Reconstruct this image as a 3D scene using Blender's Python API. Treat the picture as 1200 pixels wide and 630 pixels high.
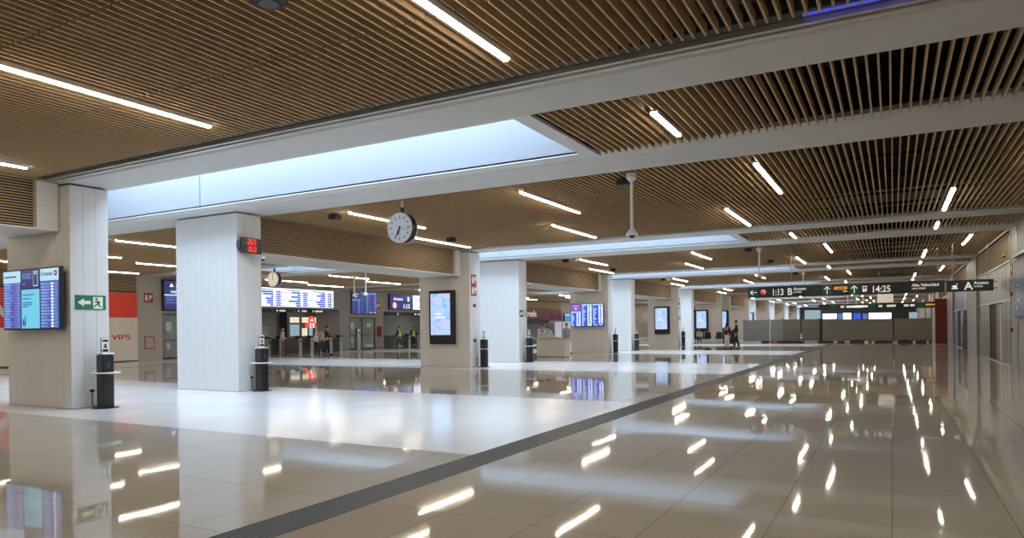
import bpy, math, random
from mathutils import Matrix, Vector
random.seed(7)
SC = bpy.context.scene
COL = SC.collection
for o in list(bpy.data.objects):
    bpy.data.objects.remove(o)

# ---------------------------------------------------------------- camera
YAW, ROLL = math.radians(28.8), math.radians(0.70)
fw = Vector((-math.sin(YAW), math.cos(YAW), 0)); rt = Vector((math.cos(YAW), math.sin(YAW), 0)); up = Vector((0, 0, 1))
rc = rt * math.cos(ROLL) - up * math.sin(ROLL); uc = rt * math.sin(ROLL) + up * math.cos(ROLL)
cd = bpy.data.cameras.new('camera'); cam = bpy.data.objects.new('camera', cd); COL.objects.link(cam)
cd.sensor_fit = 'HORIZONTAL'; cd.sensor_width = 36.0; cd.lens = 812 / 1200 * 36; cd.shift_y = 69 / 1200
cd.clip_start = 0.05; cd.clip_end = 500
M3 = Matrix((rc, uc, -fw)).transposed()
cam.matrix_world = Matrix.Translation((0, 0, 1.5)) @ M3.to_4x4()
SC.camera = cam

# ---------------------------------------------------------------- world, exposure, light levels
W = bpy.data.worlds.new('world'); SC.world = W; W.use_nodes = True
bg = W.node_tree.nodes['Background']; bg.inputs[0].default_value = (1.0, 0.88, 0.72, 1); bg.inputs[1].default_value = 0.36
SC.view_settings.view_transform = 'Standard'; SC.view_settings.look = 'None'
SC.view_settings.exposure = 0.0; SC.view_settings.gamma = 1.0; SC.view_settings.use_curve_mapping = False
LAMP = 42.0          # radiance of the ceiling light bars
SKY = 9.0            # radiance of the skylight panes
try:
    SC.cycles.use_denoising = True
    SC.cycles.max_bounces = 7; SC.cycles.diffuse_bounces = 4; SC.cycles.glossy_bounces = 4
    SC.cycles.sample_clamp_indirect = 6.0; SC.cycles.caustics_reflective = False; SC.cycles.caustics_refractive = False
    SC.cycles.use_light_tree = True
except Exception:
    pass

# ---------------------------------------------------------------- materials
def mat(name, col, rough=0.5, metal=0.0, spec=0.5, noise=0.0, nscale=8.0, emit=None, es=0.0, bump=0.0):
    m = bpy.data.materials.new(name); m.use_nodes = True
    nt = m.node_tree; b = nt.nodes['Principled BSDF']
    c = (*col, 1)
    b.inputs['Base Color'].default_value = c
    b.inputs['Roughness'].default_value = rough; b.inputs['Metallic'].default_value = metal
    b.inputs['Specular IOR Level'].default_value = spec
    tc = nt.nodes.new('ShaderNodeTexCoord')
    nz = nt.nodes.new('ShaderNodeTexNoise'); nz.inputs['Scale'].default_value = nscale; nz.inputs['Detail'].default_value = 4
    nt.links.new(tc.outputs['Object'], nz.inputs['Vector'])
    mx = nt.nodes.new('ShaderNodeMix'); mx.data_type = 'RGBA'
    mx.inputs['A'].default_value = tuple(max(0, v * (1 - noise)) for v in col) + (1,)
    mx.inputs['B'].default_value = tuple(min(1, v * (1 + noise)) for v in col) + (1,)
    nt.links.new(nz.outputs['Fac'], mx.inputs['Factor'])
    nt.links.new(mx.outputs['Result'], b.inputs['Base Color'])
    if bump:
        bp = nt.nodes.new('ShaderNodeBump'); bp.inputs['Strength'].default_value = bump; bp.inputs['Distance'].default_value = 0.01
        nt.links.new(nz.outputs['Fac'], bp.inputs['Height']); nt.links.new(bp.outputs['Normal'], b.inputs['Normal'])
    if emit:
        b.inputs['Emission Color'].default_value = (*emit, 1); b.inputs['Emission Strength'].default_value = es
    return m

def emis(name, col, s):
    return mat(name, (0.02, 0.02, 0.02), 0.3, emit=col, es=s)

def floor_mat():
    m = bpy.data.materials.new('polished terrazzo'); m.use_nodes = True
    nt = m.node_tree; N = nt.nodes; L = nt.links; b = N['Principled BSDF']
    tc = N.new('ShaderNodeTexCoord'); sx = N.new('ShaderNodeSeparateXYZ'); L.new(tc.outputs['Object'], sx.inputs[0])
    def mth(op, a, c=None, d=None):
        n = N.new('ShaderNodeMath'); n.operation = op
        for i, v in enumerate((a, c, d)):
            if v is None: continue
            if isinstance(v, (int, float)): n.inputs[i].default_value = v
            else: L.new(v, n.inputs[i])
        return n.outputs[0]
    X, Y = sx.outputs[0], sx.outputs[1]
    # white bands under the skylights: 6.2 m of every 14.7 m, west of the floor drain
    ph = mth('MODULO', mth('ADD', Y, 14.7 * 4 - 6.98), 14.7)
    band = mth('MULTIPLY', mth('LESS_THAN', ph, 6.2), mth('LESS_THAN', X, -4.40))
    # slabs 0.8 x 1.2 m
    tx = mth('DIVIDE', mth('ADD', X, 40.02), 0.8); ty = mth('DIVIDE', mth('ADD', Y, 20.0 - 5.48 + 1.2 * 2), 1.2)
    fx = mth('FRACT', tx); fy = mth('FRACT', ty)
    jx = mth('LESS_THAN', mth('ABSOLUTE', mth('SUBTRACT', fx, 0.5)), 0.5 - 0.006)
    jy = mth('LESS_THAN', mth('ABSOLUTE', mth('SUBTRACT', fy, 0.5)), 0.5 - 0.004)
    tile = mth('MULTIPLY', jx, jy)
    cmb = N.new('ShaderNodeCombineXYZ'); L.new(mth('FLOOR', tx), cmb.inputs[0]); L.new(mth('FLOOR', ty), cmb.inputs[1])
    wn = N.new('ShaderNodeTexWhiteNoise'); wn.noise_dimensions = '2D'; L.new(cmb.outputs[0], wn.inputs['Vector'])
    nz = N.new('ShaderNodeTexNoise'); nz.inputs['Scale'].default_value = 1.3; nz.inputs['Detail'].default_value = 6; L.new(tc.outputs['Object'], nz.inputs['Vector'])
    sp = N.new('ShaderNodeTexNoise'); sp.inputs['Scale'].default_value = 60; sp.inputs['Detail'].default_value = 2; L.new(tc.outputs['Object'], sp.inputs['Vector'])
    def mix(f, a, c):
        n = N.new('ShaderNodeMix'); n.data_type = 'RGBA'
        for s, v in (('A', a), ('B', c)):
            if isinstance(v, tuple): n.inputs[s].default_value = v
            else: L.new(v, n.inputs[s])
        if isinstance(f, (int, float)): n.inputs['Factor'].default_value = f
        else: L.new(f, n.inputs['Factor'])
        return n.outputs['Result']
    stone = mix(nz.outputs['Fac'], (0.46, 0.43, 0.385, 1), (0.58, 0.55, 0.50, 1))
    stone = mix(mth('MULTIPLY', wn.outputs['Value'], 0.35), stone, (0.59, 0.55, 0.485, 1))
    stone = mix(mth('MULTIPLY', sp.outputs['Fac'], 0.45), stone, (0.36, 0.32, 0.27, 1))
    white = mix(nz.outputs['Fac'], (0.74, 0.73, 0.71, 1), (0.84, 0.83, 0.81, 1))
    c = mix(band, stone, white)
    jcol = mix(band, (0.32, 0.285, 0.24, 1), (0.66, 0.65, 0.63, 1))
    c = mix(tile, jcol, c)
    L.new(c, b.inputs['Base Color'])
    rg = mth('ADD', 0.025, mth('MULTIPLY', wn.outputs['Value'], 0.03))
    rg = mth('ADD', rg, mth('MULTIPLY', band, 0.10))
    L.new(rg, b.inputs['Roughness'])
    b.inputs['Specular IOR Level'].default_value = 0.28
    # every slab lies a hair out of level, and the polish ripples
    wv = N.new('ShaderNodeVectorMath'); wv.operation = 'SUBTRACT'; L.new(wn.outputs['Color'], wv.inputs[0]); wv.inputs[1].default_value = (0.5, 0.5, 0.5)
    ws = N.new('ShaderNodeVectorMath'); ws.operation = 'MULTIPLY'; L.new(wv.outputs[0], ws.inputs[0]); ws.inputs[1].default_value = (0.003, 0.003, 0)
    bp = N.new('ShaderNodeBump'); bp.inputs['Strength'].default_value = 0.02; bp.inputs['Distance'].default_value = 0.01
    L.new(nz.outputs['Fac'], bp.inputs['Height'])
    ad = N.new('ShaderNodeVectorMath'); ad.operation = 'ADD'; L.new(bp.outputs['Normal'], ad.inputs[0]); L.new(ws.outputs[0], ad.inputs[1])
    nm = N.new('ShaderNodeVectorMath'); nm.operation = 'NORMALIZE'; L.new(ad.outputs[0], nm.inputs[0])
    L.new(nm.outputs[0], b.inputs['Normal'])
    return m

def wood_mat(name, c1, c2):
    m = bpy.data.materials.new(name); m.use_nodes = True
    nt = m.node_tree; N = nt.nodes; L = nt.links; b = N['Principled BSDF']
    tc = N.new('ShaderNodeTexCoord'); mp = N.new('ShaderNodeMapping'); mp.inputs['Scale'].default_value = (14, 0.8, 14)
    L.new(tc.outputs['Object'], mp.inputs[0])
    nz = N.new('ShaderNodeTexNoise'); nz.inputs['Scale'].default_value = 2.0; nz.inputs['Detail'].default_value = 5; L.new(mp.outputs[0], nz.inputs['Vector'])
    mx = N.new('ShaderNodeMix'); mx.data_type = 'RGBA'; mx.inputs['A'].default_value = (*c1, 1); mx.inputs['B'].default_value = (*c2, 1)
    L.new(nz.outputs['Fac'], mx.inputs['Factor']); L.new(mx.outputs['Result'], b.inputs['Base Color'])
    b.inputs['Roughness'].default_value = 0.6; b.inputs['Specular IOR Level'].default_value = 0.3
    return m

def pastel_mat(name, s):
    # drifting blue and pink advert picture on a lit screen
    m = bpy.data.materials.new(name); m.use_nodes = True
    nt = m.node_tree; N = nt.nodes; L = nt.links; b = N['Principled BSDF']
    b.inputs['Base Color'].default_value = (0.02, 0.02, 0.02, 1); b.inputs['Roughness'].default_value = 0.2
    tc = N.new('ShaderNodeTexCoord'); mp = N.new('ShaderNodeMapping'); mp.inputs['Scale'].default_value = (1.2, 1, 2.2); L.new(tc.outputs['Object'], mp.inputs[0])
    nz = N.new('ShaderNodeTexNoise'); nz.inputs['Scale'].default_value = 2.0; nz.inputs['Detail'].default_value = 5; nz.inputs['Distortion'].default_value = 0.6
    L.new(mp.outputs[0], nz.inputs['Vector'])
    cr = N.new('ShaderNodeValToRGB'); L.new(nz.outputs['Fac'], cr.inputs[0])
    e = cr.color_ramp.elements; e[0].position = 0.32; e[0].color = (0.22, 0.47, 0.90, 1); e[1].position = 0.70; e[1].color = (0.52, 0.38, 0.82, 1)
    x = cr.color_ramp.elements.new(0.46); x.color = (0.38, 0.64, 1.0, 1)
    x = cr.color_ramp.elements.new(0.56); x.color = (0.58, 0.66, 1.0, 1)
    L.new(cr.outputs[0], b.inputs['Emission Color']); b.inputs['Emission Strength'].default_value = s
    return m

FLOOR = floor_mat()
WOOD = wood_mat('pale oak slat', (0.44, 0.30, 0.16), (0.58, 0.42, 0.24))
WOODH = wood_mat('louvre oak', (0.38, 0.265, 0.15), (0.50, 0.37, 0.23))
WHITE = mat('white board cladding', (0.66, 0.65, 0.63), 0.45, noise=0.03, nscale=3)
GROOVE = mat('board joint', (0.30, 0.29, 0.28), 0.7)
PLASTER = mat('white concrete beam', (0.60, 0.59, 0.57), 0.6, noise=0.07, nscale=2.2, bump=0.05)
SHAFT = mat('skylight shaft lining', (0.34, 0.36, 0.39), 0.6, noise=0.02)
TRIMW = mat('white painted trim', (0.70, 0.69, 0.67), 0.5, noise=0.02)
DARKG = mat('dark green grey channel', (0.055, 0.060, 0.055), 0.6, noise=0.1)
RAIL = mat('pale aluminium rail', (0.55, 0.55, 0.54), 0.35, 0.6, noise=0.03)
BLACKV = mat('black painted void', (0.010, 0.010, 0.011), 0.9)
DUCT = mat('dark duct', (0.03, 0.03, 0.032), 0.6, noise=0.2)
BLACK = mat('satin black', (0.012, 0.012, 0.014), 0.35, noise=0.1)
BLACKM = mat('matt black', (0.02, 0.02, 0.022), 0.7, noise=0.1)
DGREY = mat('dark grey', (0.055, 0.057, 0.06), 0.5, noise=0.1)
GREYW = mat('grey wall panel', (0.33, 0.325, 0.31), 0.5, noise=0.05, nscale=2)
WARMW = mat('warm grey wall panel', (0.46, 0.42, 0.36), 0.5, noise=0.04, nscale=2)
STEEL = mat('brushed steel', (0.45, 0.45, 0.46), 0.32, 0.85, noise=0.06, nscale=20)
WPLAST = mat('white plastic', (0.75, 0.75, 0.74), 0.35, noise=0.02)
RED = mat('red panel', (0.78, 0.055, 0.03), 0.4, noise=0.05)
DRED = mat('dark red panel', (0.17, 0.012, 0.012), 0.5, noise=0.1)
SIGNRED = mat('fire sign red', (0.40, 0.02, 0.025), 0.5, noise=0.05)
CREAM = mat('cream luminous film', (0.80, 0.80, 0.58), 0.5, noise=0.02)
GREEN = mat('safety green', (0.010, 0.16, 0.085), 0.45, noise=0.04)
GREEND = mat('sign green', (0.008, 0.085, 0.050), 0.45, noise=0.04)
SIGNBLK = mat('sign board charcoal', (0.022, 0.024, 0.026), 0.5, noise=0.08)
YELLOW = mat('amber pill', (0.75, 0.42, 0.04), 0.5, noise=0.05, emit=(0.9, 0.5, 0.05), es=0.25)
TXTW = mat('sign lettering white', (0.85, 0.85, 0.82), 0.5, noise=0.01, emit=(1, 1, 0.95), es=0.35)
TXTRED = mat('red lettering', (0.50, 0.02, 0.03), 0.5, noise=0.02)
HOARD = mat('cream hoarding', (0.76, 0.72, 0.65), 0.5, noise=0.03)
PANELG = mat('grey green metal sheet', (0.30, 0.33, 0.32), 0.35, 0.4, noise=0.06, nscale=1.5)
PANELB = mat('blue film sheet', (0.20, 0.22, 0.36), 0.35, 0.2, noise=0.15, nscale=1.5)
FENCEM = mat('khaki fence sheet', (0.22, 0.205, 0.17), 0.5, 0.1, noise=0.08, nscale=1.5)
FENCEB = mat('blue grey fence sheet', (0.34, 0.36, 0.38), 0.5, 0.1, noise=0.08, nscale=1.5)
DESKM = mat('cream desk panel', (0.84, 0.79, 0.70), 0.45, noise=0.03)
DESKT = mat('pale wood counter', (0.58, 0.44, 0.29), 0.45, noise=0.08, nscale=6)
GLASSD = mat('dim glazing', (0.27, 0.29, 0.28), 0.08, 0.0, 0.8, noise=0.35, nscale=1.4)
DARKROOM = mat('grey green interior wall', (0.20, 0.225, 0.235), 0.6, noise=0.08)
MAGENTA = mat('magenta fascia', (0.17, 0.022, 0.060), 0.4, noise=0.15)
DOORL = mat('brown door leaf', (0.26, 0.20, 0.16), 0.5, noise=0.08)
SHEET = mat('dark plastic sheet', (0.055, 0.065, 0.11), 0.25, noise=0.5, nscale=3, bump=0.6)
CABLE = mat('black cable', (0.015, 0.015, 0.015), 0.5)
SKIN = mat('skin', (0.50, 0.31, 0.23), 0.5, noise=0.06)
HAIRB = mat('black hair', (0.014, 0.011, 0.010), 0.5, noise=0.2)
HAIRG = mat('thin grey hair', (0.34, 0.27, 0.22), 0.6, noise=0.1)
HAIRF = mat('fair brown hair', (0.22, 0.12, 0.06), 0.5, noise=0.2)
LAMPM = emis('light bar diffuser', (1.0, 0.88, 0.70), LAMP)
SKYM = emis('skylight pane', (0.62, 0.79, 1.0), SKY)
BLUELED = emis('blue strip', (0.10, 0.12, 0.9), 0.6)
LITWIN = emis('lit window', (0.95, 1.0, 1.0), 2.2)
LITBLUE = emis('lit blue window', (0.10, 0.22, 0.55), 0.8)
LITWARM = emis('lit warm window', (1.0, 0.9, 0.62), 0.85)
LITCYAN = emis('lit cool window', (0.50, 0.72, 0.80), 0.55)
NOTICE = emis('backlit notice', (0.45, 0.55, 0.55), 0.35)
SC_NAVY = emis('screen navy', (0.020, 0.028, 0.15), 1.0)
SC_BLUE = emis('screen blue', (0.055, 0.10, 0.42), 1.0)
SC_ROW = emis('screen row blue', (0.15, 0.27, 0.66), 1.0)
SC_CYAN = emis('screen cyan', (0.16, 0.60, 0.80), 1.0)
SC_PALE = emis('screen pale blue', (0.45, 0.72, 0.88), 1.0)
SC_WHITE = emis('screen white', (0.85, 0.92, 1.0), 1.3)
SC_PURP = emis('screen purple', (0.30, 0.10, 0.55), 1.0)
SC_INK = emis('screen ink', (0.03, 0.09, 0.26), 0.6)
SC_ROYAL = emis('screen royal blue', (0.03, 0.08, 0.75), 1.1)
LEDRED = emis('red digits', (1.0, 0.02, 0.025), 1.8)
LOGORED = emis('lit red logo', (1.0, 0.05, 0.03), 1.3)
PASTEL = pastel_mat('advert picture', 1.05)

# ---------------------------------------------------------------- mesh helpers
def base_of(o):
    v = Vector((0, 0, 0))
    while o is not None: v += Vector(o.location); o = o.parent
    return v
class MB:
    def __init__(s): s.v = []; s.f = []; s.mi = []; s.sm = []
    def add(s, vs, fs, m=0, smooth=False):
        n = len(s.v); s.v += [tuple(p) for p in vs]
        for f in fs: s.f.append(tuple(n + i for i in f)); s.mi.append(m); s.sm.append(smooth)
        return s
    def box(s, x0, x1, y0, y1, z0, z1, m=0):
        x0, x1 = min(x0, x1), max(x0, x1); y0, y1 = min(y0, y1), max(y0, y1); z0, z1 = min(z0, z1), max(z0, z1)
        return s.add([(x0, y0, z0), (x1, y0, z0), (x1, y1, z0), (x0, y1, z0), (x0, y0, z1), (x1, y0, z1), (x1, y1, z1), (x0, y1, z1)],
                     [(0, 3, 2, 1), (4, 5, 6, 7), (0, 1, 5, 4), (1, 2, 6, 5), (2, 3, 7, 6), (3, 0, 4, 7)], m)
    def rbox(s, x0, x1, y0, y1, z0, z1, r, m=0):
        # box with its vertical and top edges chamfered
        pts = [(x0 + r, y0), (x1 - r, y0), (x1, y0 + r), (x1, y1 - r), (x1 - r, y1), (x0 + r, y1), (x0, y1 - r), (x0, y0 + r)]
        cx, cy = (x0 + x1) / 2, (y0 + y1) / 2
        kx, ky = 1 - 2 * r / max(1e-6, abs(x1 - x0)), 1 - 2 * r / max(1e-6, abs(y1 - y0))
        top = [(cx + (x - cx) * kx, cy + (y - cy) * ky) for x, y in pts]
        v = [(x, y, z0) for x, y in pts] + [(x, y, z1 - r) for x, y in pts] + [(x, y, z1) for x, y in top]
        f = [tuple(range(7, -1, -1)), tuple(range(16, 24))]
        for k in (0, 8):
            for i in range(8): j = (i + 1) % 8; f.append((k + i, k + j, k + 8 + j, k + 8 + i))
        return s.add(v, f, m)
    def quad(s, a, b, c, d, m=0): return s.add([a, b, c, d], [(0, 1, 2, 3)], m)
    def tube(s, p0, p1, r0, r1=None, n=12, m=0, caps=True, smooth=True):
        r1 = r0 if r1 is None else r1
        p0, p1 = Vector(p0), Vector(p1); d = (p1 - p0).normalized()
        a = d.orthogonal().normalized(); b = d.cross(a)
        v = []
        for p, r in ((p0, r0), (p1, r1)):
            for i in range(n):
                t = 2 * math.pi * i / n; v.append(tuple(p + a * (r * math.cos(t)) + b * (r * math.sin(t))))
        s.add(v, [(i, (i + 1) % n, n + (i + 1) % n, n + i) for i in range(n)], m, smooth)
        if caps: s.add(v[:n], [tuple(range(n - 1, -1, -1))], m); s.add(v[n:], [tuple(range(n))], m)
        return s
    def path(s, pts, r, n=8, m=0):
        for a, b in zip(pts[:-1], pts[1:]): s.tube(a, b, r, r, n, m)
        return s
    def ball(s, c, rx, ry=None, rz=None, n=12, k=8, m=0, z0=-1.0):
        ry = rx if ry is None else ry; rz = rx if rz is None else rz
        v = []; f = []
        for j in range(k + 1):
            ph = math.asin(z0) + (math.pi / 2 - math.asin(z0)) * j / k
            for i in range(n):
                t = 2 * math.pi * i / n
                v.append((c[0] + rx * math.cos(ph) * math.cos(t), c[1] + ry * math.cos(ph) * math.sin(t), c[2] + rz * math.sin(ph)))
        for j in range(k):
            for i in range(n): f.append((j * n + i, j * n + (i + 1) % n, (j + 1) * n + (i + 1) % n, (j + 1) * n + i))
        f.append(tuple(range(n - 1, -1, -1)))
        return s.add(v, f, m, True)
    def prism(s, poly, plane, a, b, m=0):
        # poly: 2-D outline; plane 'yz' extrudes along x, 'xz' along y, 'xy' along z
        def P(u, w, t): return {'yz': (t, u, w), 'xz': (u, t, w), 'xy': (u, w, t)}[plane]
        n = len(poly); v = [P(u, w, a) for u, w in poly] + [P(u, w, b) for u, w in poly]
        f = [tuple(range(n)), tuple(range(2 * n - 1, n - 1, -1))] + [(i, n + i, n + (i + 1) % n, (i + 1) % n) for i in range(n)]
        return s.add(v, f, m)
    def build(s, name, mats, parent=None, local=False, loc=None):
        me = bpy.data.meshes.new(name)
        off = Vector((0, 0, 0))
        if parent is not None and not local: off = base_of(parent)
        elif parent is None:
            if loc is not None: off = Vector(loc)
            else:
                xs = [p[0] for p in s.v]; ys = [p[1] for p in s.v]; zs = [p[2] for p in s.v]
                off = Vector(((min(xs) + max(xs)) / 2, (min(ys) + max(ys)) / 2, min(zs)))
        me.from_pydata([(p[0] - off.x, p[1] - off.y, p[2] - off.z) for p in s.v], [], s.f)
        for m in (mats if isinstance(mats, (list, tuple)) else [mats]): me.materials.append(m)
        me.polygons.foreach_set('material_index', s.mi); me.polygons.foreach_set('use_smooth', s.sm); me.update()
        o = bpy.data.objects.new(name, me); COL.objects.link(o)
        if parent is not None: o.parent = parent
        else: o.location = off
        return o

def tag(o, label, cat, group=None, kind=None):
    o['label'] = label; o['category'] = cat
    if group: o['group'] = group
    if kind: o['kind'] = kind
    return o
def empty(name, loc, label, cat, group=None, rz=0):
    o = bpy.data.objects.new(name, None); COL.objects.link(o); o.empty_display_size = 0.2
    o.location = loc; o.rotation_euler = (0, 0, rz)
    return tag(o, label, cat, group)
def struct(o, label=None):
    o['kind'] = 'structure'
    if label: o['label'] = label
    return o
def text(name, body, x, y, z, size, m, parent, face='-y', align='LEFT', ext=0.002, sx=1.0):
    c = bpy.data.curves.new(name, 'FONT'); c.body = body; c.size = size; c.extrude = ext; c.align_x = align; c.resolution_u = 3; c.offset = size * 0.018
    c.materials.append(m)
    tmp = bpy.data.objects.new(name, c); COL.objects.link(tmp)
    me = bpy.data.meshes.new_from_object(tmp.evaluated_get(bpy.context.evaluated_depsgraph_get())); bpy.data.objects.remove(tmp)
    o = bpy.data.objects.new(name, me); COL.objects.link(o)
    o.rotation_euler = {'-y': (math.pi / 2, 0, 0), '+x': (math.pi / 2, 0, math.pi / 2), '-x': (math.pi / 2, 0, -math.pi / 2)}[face]
    o.scale = (sx, 1, 1)
    o.parent = parent; o.location = Vector((x, y, z)) - base_of(parent)
    return o
ORD = ['first', 'second', 'third', 'fourth', 'fifth', 'sixth', 'seventh', 'eighth', 'ninth', 'tenth']
P = 14.7                     # bay length along the hall
NB = 9                       # beam pairs
XW, XE = -35.0, 3.36         # west and east walls
XC0, XC1 = -16.55, -14.2     # column row

# ================================================================ STRUCTURE
mb = MB(); mb.quad((-48, -14, 0), (6, -14, 0), (6, 150, 0), (-48, 150, 0))
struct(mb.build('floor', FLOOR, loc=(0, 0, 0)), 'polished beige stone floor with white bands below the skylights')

# floor drain grate along the hall
mb = MB(); mb.box(-4.38, -3.96, -4, 64, -0.02, 0.002, 0)
for i in range(9): mb.box(-4.375 + i * 0.05, -4.375 + i * 0.05 + 0.012, -4, 64, 0.002, 0.006, 1)
struct(mb.build('floor_strip', [mat('grate slot', (0.045, 0.043, 0.04), 0.5), mat('grate bar', (0.20, 0.19, 0.175), 0.4, 0.5)], loc=(-4.17, 0, 0)), 'dark ribbed drain grate running down the hall floor')
mb = MB(); mb.box(-28.95, -28.80, 5, 60, -0.02, 0.003)
struct(mb.build('floor_strip', DGREY, loc=(-28.9, 30, 0)), 'narrow dark drain line across the side hall floor')

# beams
def odd_beam(k):
    y = P * k; m = MB()
    m.prism([(7.66 + y, 5.3), (7.66 + y, 4.53), (7.74 + y, 4.47), (8.62 + y, 4.47), (8.62 + y, 5.3)], 'yz', -36, XE)
    m.box(-36, XE, 8.62 + y, 8.64 + y, 4.60, 5.3, 3); m.box(-36, XE, 7.30 + y, 7.47 + y, 4.56, 4.75, 1)
    m.box(-36, XE, 7.48 + y, 7.55 + y, 4.50, 4.58, 2); m.box(-36, XE, 7.57 + y, 7.65 + y, 4.48, 4.56, 2)
    struct(m.build('beam', [PLASTER, DARKG, RAIL, BLACKV]), 'white beam with metal rails, %s pair from the camera, near side' % ORD[k])
def even_beam(k):
    y = P * k; m = MB()
    m.prism([(11.36 + y, 5.3), (11.36 + y, 4.56), (11.52 + y, 4.47), (12.65 + y, 4.47), (12.65 + y, 5.3)], 'yz', -36, XE)
    m.box(-36, XE, 11.34 + y, 11.36 + y, 4.63, 5.3, 1); m.box(-36, XE, 12.65 + y, 12.67 + y, 4.60, 5.3, 1)
    struct(m.build('beam', [PLASTER, BLACKV]), 'white beam, %s pair from the camera, far side' % ORD[k])
for k in range(NB): odd_beam(k); even_beam(k)

# slatted ceiling
def slats(name, x0, x1, y0, y1, cuts=(), zb=4.49, h=0.125, t=0.023, pitch=0.12):
    m = MB(); ys = [y0] + sorted(c for c in cuts if y0 + 0.2 < c < y1 - 0.2) + [y1]
    n = int((x1 - x0) / pitch); off = ((x1 - x0) - (n - 1) * pitch) / 2
    for i in range(n):
        x = x0 + off + i * pitch
        for a, b in zip(ys[:-1], ys[1:]):
            m.box(x - t / 2, x + t / 2, a + 0.012, b - 0.012, zb, zb + h)
    # dark carrier bars above the slats
    for c in ys[1:-1]: m.box(x0, x1, c - 0.04, c + 0.04, zb + h, zb + h + 0.05, 1)
    return struct(m.build(name, [WOOD, BLACKV], loc=((x0 + x1) / 2, (y0 + y1) / 2, zb)), None)
CUTS = [3.8, 5.48, 1.0, -2.0]
slats('ceiling', XC1 - 0.28, XE, -5.0, 7.28, CUTS)['label'] = 'wood slat ceiling of the first wide bay'
slats('ceiling', XW, XC0 - 0.1, -5.0, 7.28, CUTS)['label'] = 'wood slat ceiling of the first side bay'
for k in range(NB - 1):
    y0, y1 = 12.66 + P * k, 7.28 + P * (k + 1)
    c = [y0 + 2.1, y0 + 4.2, y0 + 6.3, y0 + 8.0]
    slats('ceiling', XC1 - 0.28, XE, y0, y1, c)['label'] = 'wood slat ceiling of the %s wide bay' % ORD[k + 1]
    slats('ceiling', XW, XC0 - 0.1, y0, y1, c)['label'] = 'wood slat ceiling of the %s side bay' % ORD[k + 1]
SKX0, SKX1 = -18.5, -4.72
for k in range(NB):
    y0, y1 = 8.63 + P * k, 11.35 + P * k
    slats('ceiling', -4.43, XE, y0, y1)['label'] = 'wood slat ceiling of the %s narrow bay' % ORD[k]
    slats('ceiling', XW, -27.3, y0, y1)['label'] = 'wood slat ceiling of the %s narrow side bay' % ORD[k]
# black void above
m = MB()
m.box(-36, XE + 0.3, -6, 8.62, 5.30, 5.36)
for k in range(NB):
    y = P * k
    m.box(SKX1 + 0.02, XE + 0.3, 8.62 + y, 11.4 + y, 5.30, 5.36)
    m.box(-36, -27.1, 8.62 + y, 11.4 + y, 5.30, 5.36); m.box(-19.06, SKX0 - 0.04, 8.62 + y, 11.4 + y, 5.30, 5.36)
    m.box(-36, XE + 0.3, 11.4 + y, 8.62 + y + P, 5.30, 5.36)
struct(m.build('ceiling', BLACKV, loc=(0, 0, 5.3)), 'black soffit above the wood slats')
# dark ducts in the void
m = MB()
for k in range(-1, 4):
    for yy, r in ((1.5, 0.09), (3.6, 0.06), (5.6, 0.10)):
        y = P * k + 12.65 + yy
        m.tube((-14, y, 4.95), (XE, y, 4.95), r, r, 8)
struct(m.build('ceiling', DUCT, loc=(0, 0, 4.9)), 'dark pipes above the slats')

# skylights: white shafts open to a lit pane
def skylight(k, x0, x1, name):
    y = P * k; ya, yb = 8.71 + y, 11.05 + y; zt = 6.3; m = MB()
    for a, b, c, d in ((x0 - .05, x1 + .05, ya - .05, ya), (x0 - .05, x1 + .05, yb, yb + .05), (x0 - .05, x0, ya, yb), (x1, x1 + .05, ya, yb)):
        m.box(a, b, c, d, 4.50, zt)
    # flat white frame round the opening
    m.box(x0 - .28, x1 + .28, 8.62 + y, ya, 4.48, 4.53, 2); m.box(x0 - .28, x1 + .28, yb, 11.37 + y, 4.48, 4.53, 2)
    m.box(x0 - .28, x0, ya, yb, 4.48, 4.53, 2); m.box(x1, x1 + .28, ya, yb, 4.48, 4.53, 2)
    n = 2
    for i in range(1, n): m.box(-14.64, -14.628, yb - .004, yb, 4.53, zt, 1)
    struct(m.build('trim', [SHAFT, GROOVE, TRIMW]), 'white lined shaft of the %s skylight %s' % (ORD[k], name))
    p = MB(); p.box(x0, x1, ya, yb, zt, zt + 0.04)
    struct(p.build('window', SKYM), 'daylit pane of the %s skylight %s' % (ORD[k], name))
for k in range(NB):
    if k != 4: skylight(k, SKX0, SKX1, 'over the main hall')
    else: slats('ceiling', -18.5, -4.43, 8.63 + P * k, 11.35 + P * k)['label'] = 'wood slat ceiling where the fifth skylight would be'
    skylight(k, -27.0, -19.1, 'over the side hall')

# columns: boards with open joints round a core
def column(y0, y1, label):
    m = MB(); x0, x1 = XC0, XC1
    m.box(x0 + .012, x1 - .012, y0 + .012, y1 - .012, 0, 4.44, 1)
    g = 0.004
    n = 9; w = (x1 - x0) / n
    for i in range(n):
        for a, b in ((y0, y0 + .012), (y1 - .012, y1)): m.box(x0 + i * w + g / 2, x0 + (i + 1) * w - g / 2, a, b, 0.012, 4.43)
    n = 3; w = (y1 - y0) / n
    for i in range(n):
        for a, b in ((x0, x0 + .012), (x1 - .012, x1)): m.box(a, b, y0 + i * w + g / 2, y0 + (i + 1) * w - g / 2, 0.012, 4.43)
    m.box(x0 + .004, x1 - .004, y0 + .004, y1 - .004, 0, 0.012, 1)
    struct(m.build('column', [WHITE, GROOVE]), label)
for k in range(NB):
    column(7.78 + P * k, 8.54 + P * k, 'white board-clad column, %s pair, near side' % ORD[k])
    column(11.76 + P * k, 12.50 + P * k, 'white board-clad column, %s pair, far side' % ORD[k])

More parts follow.
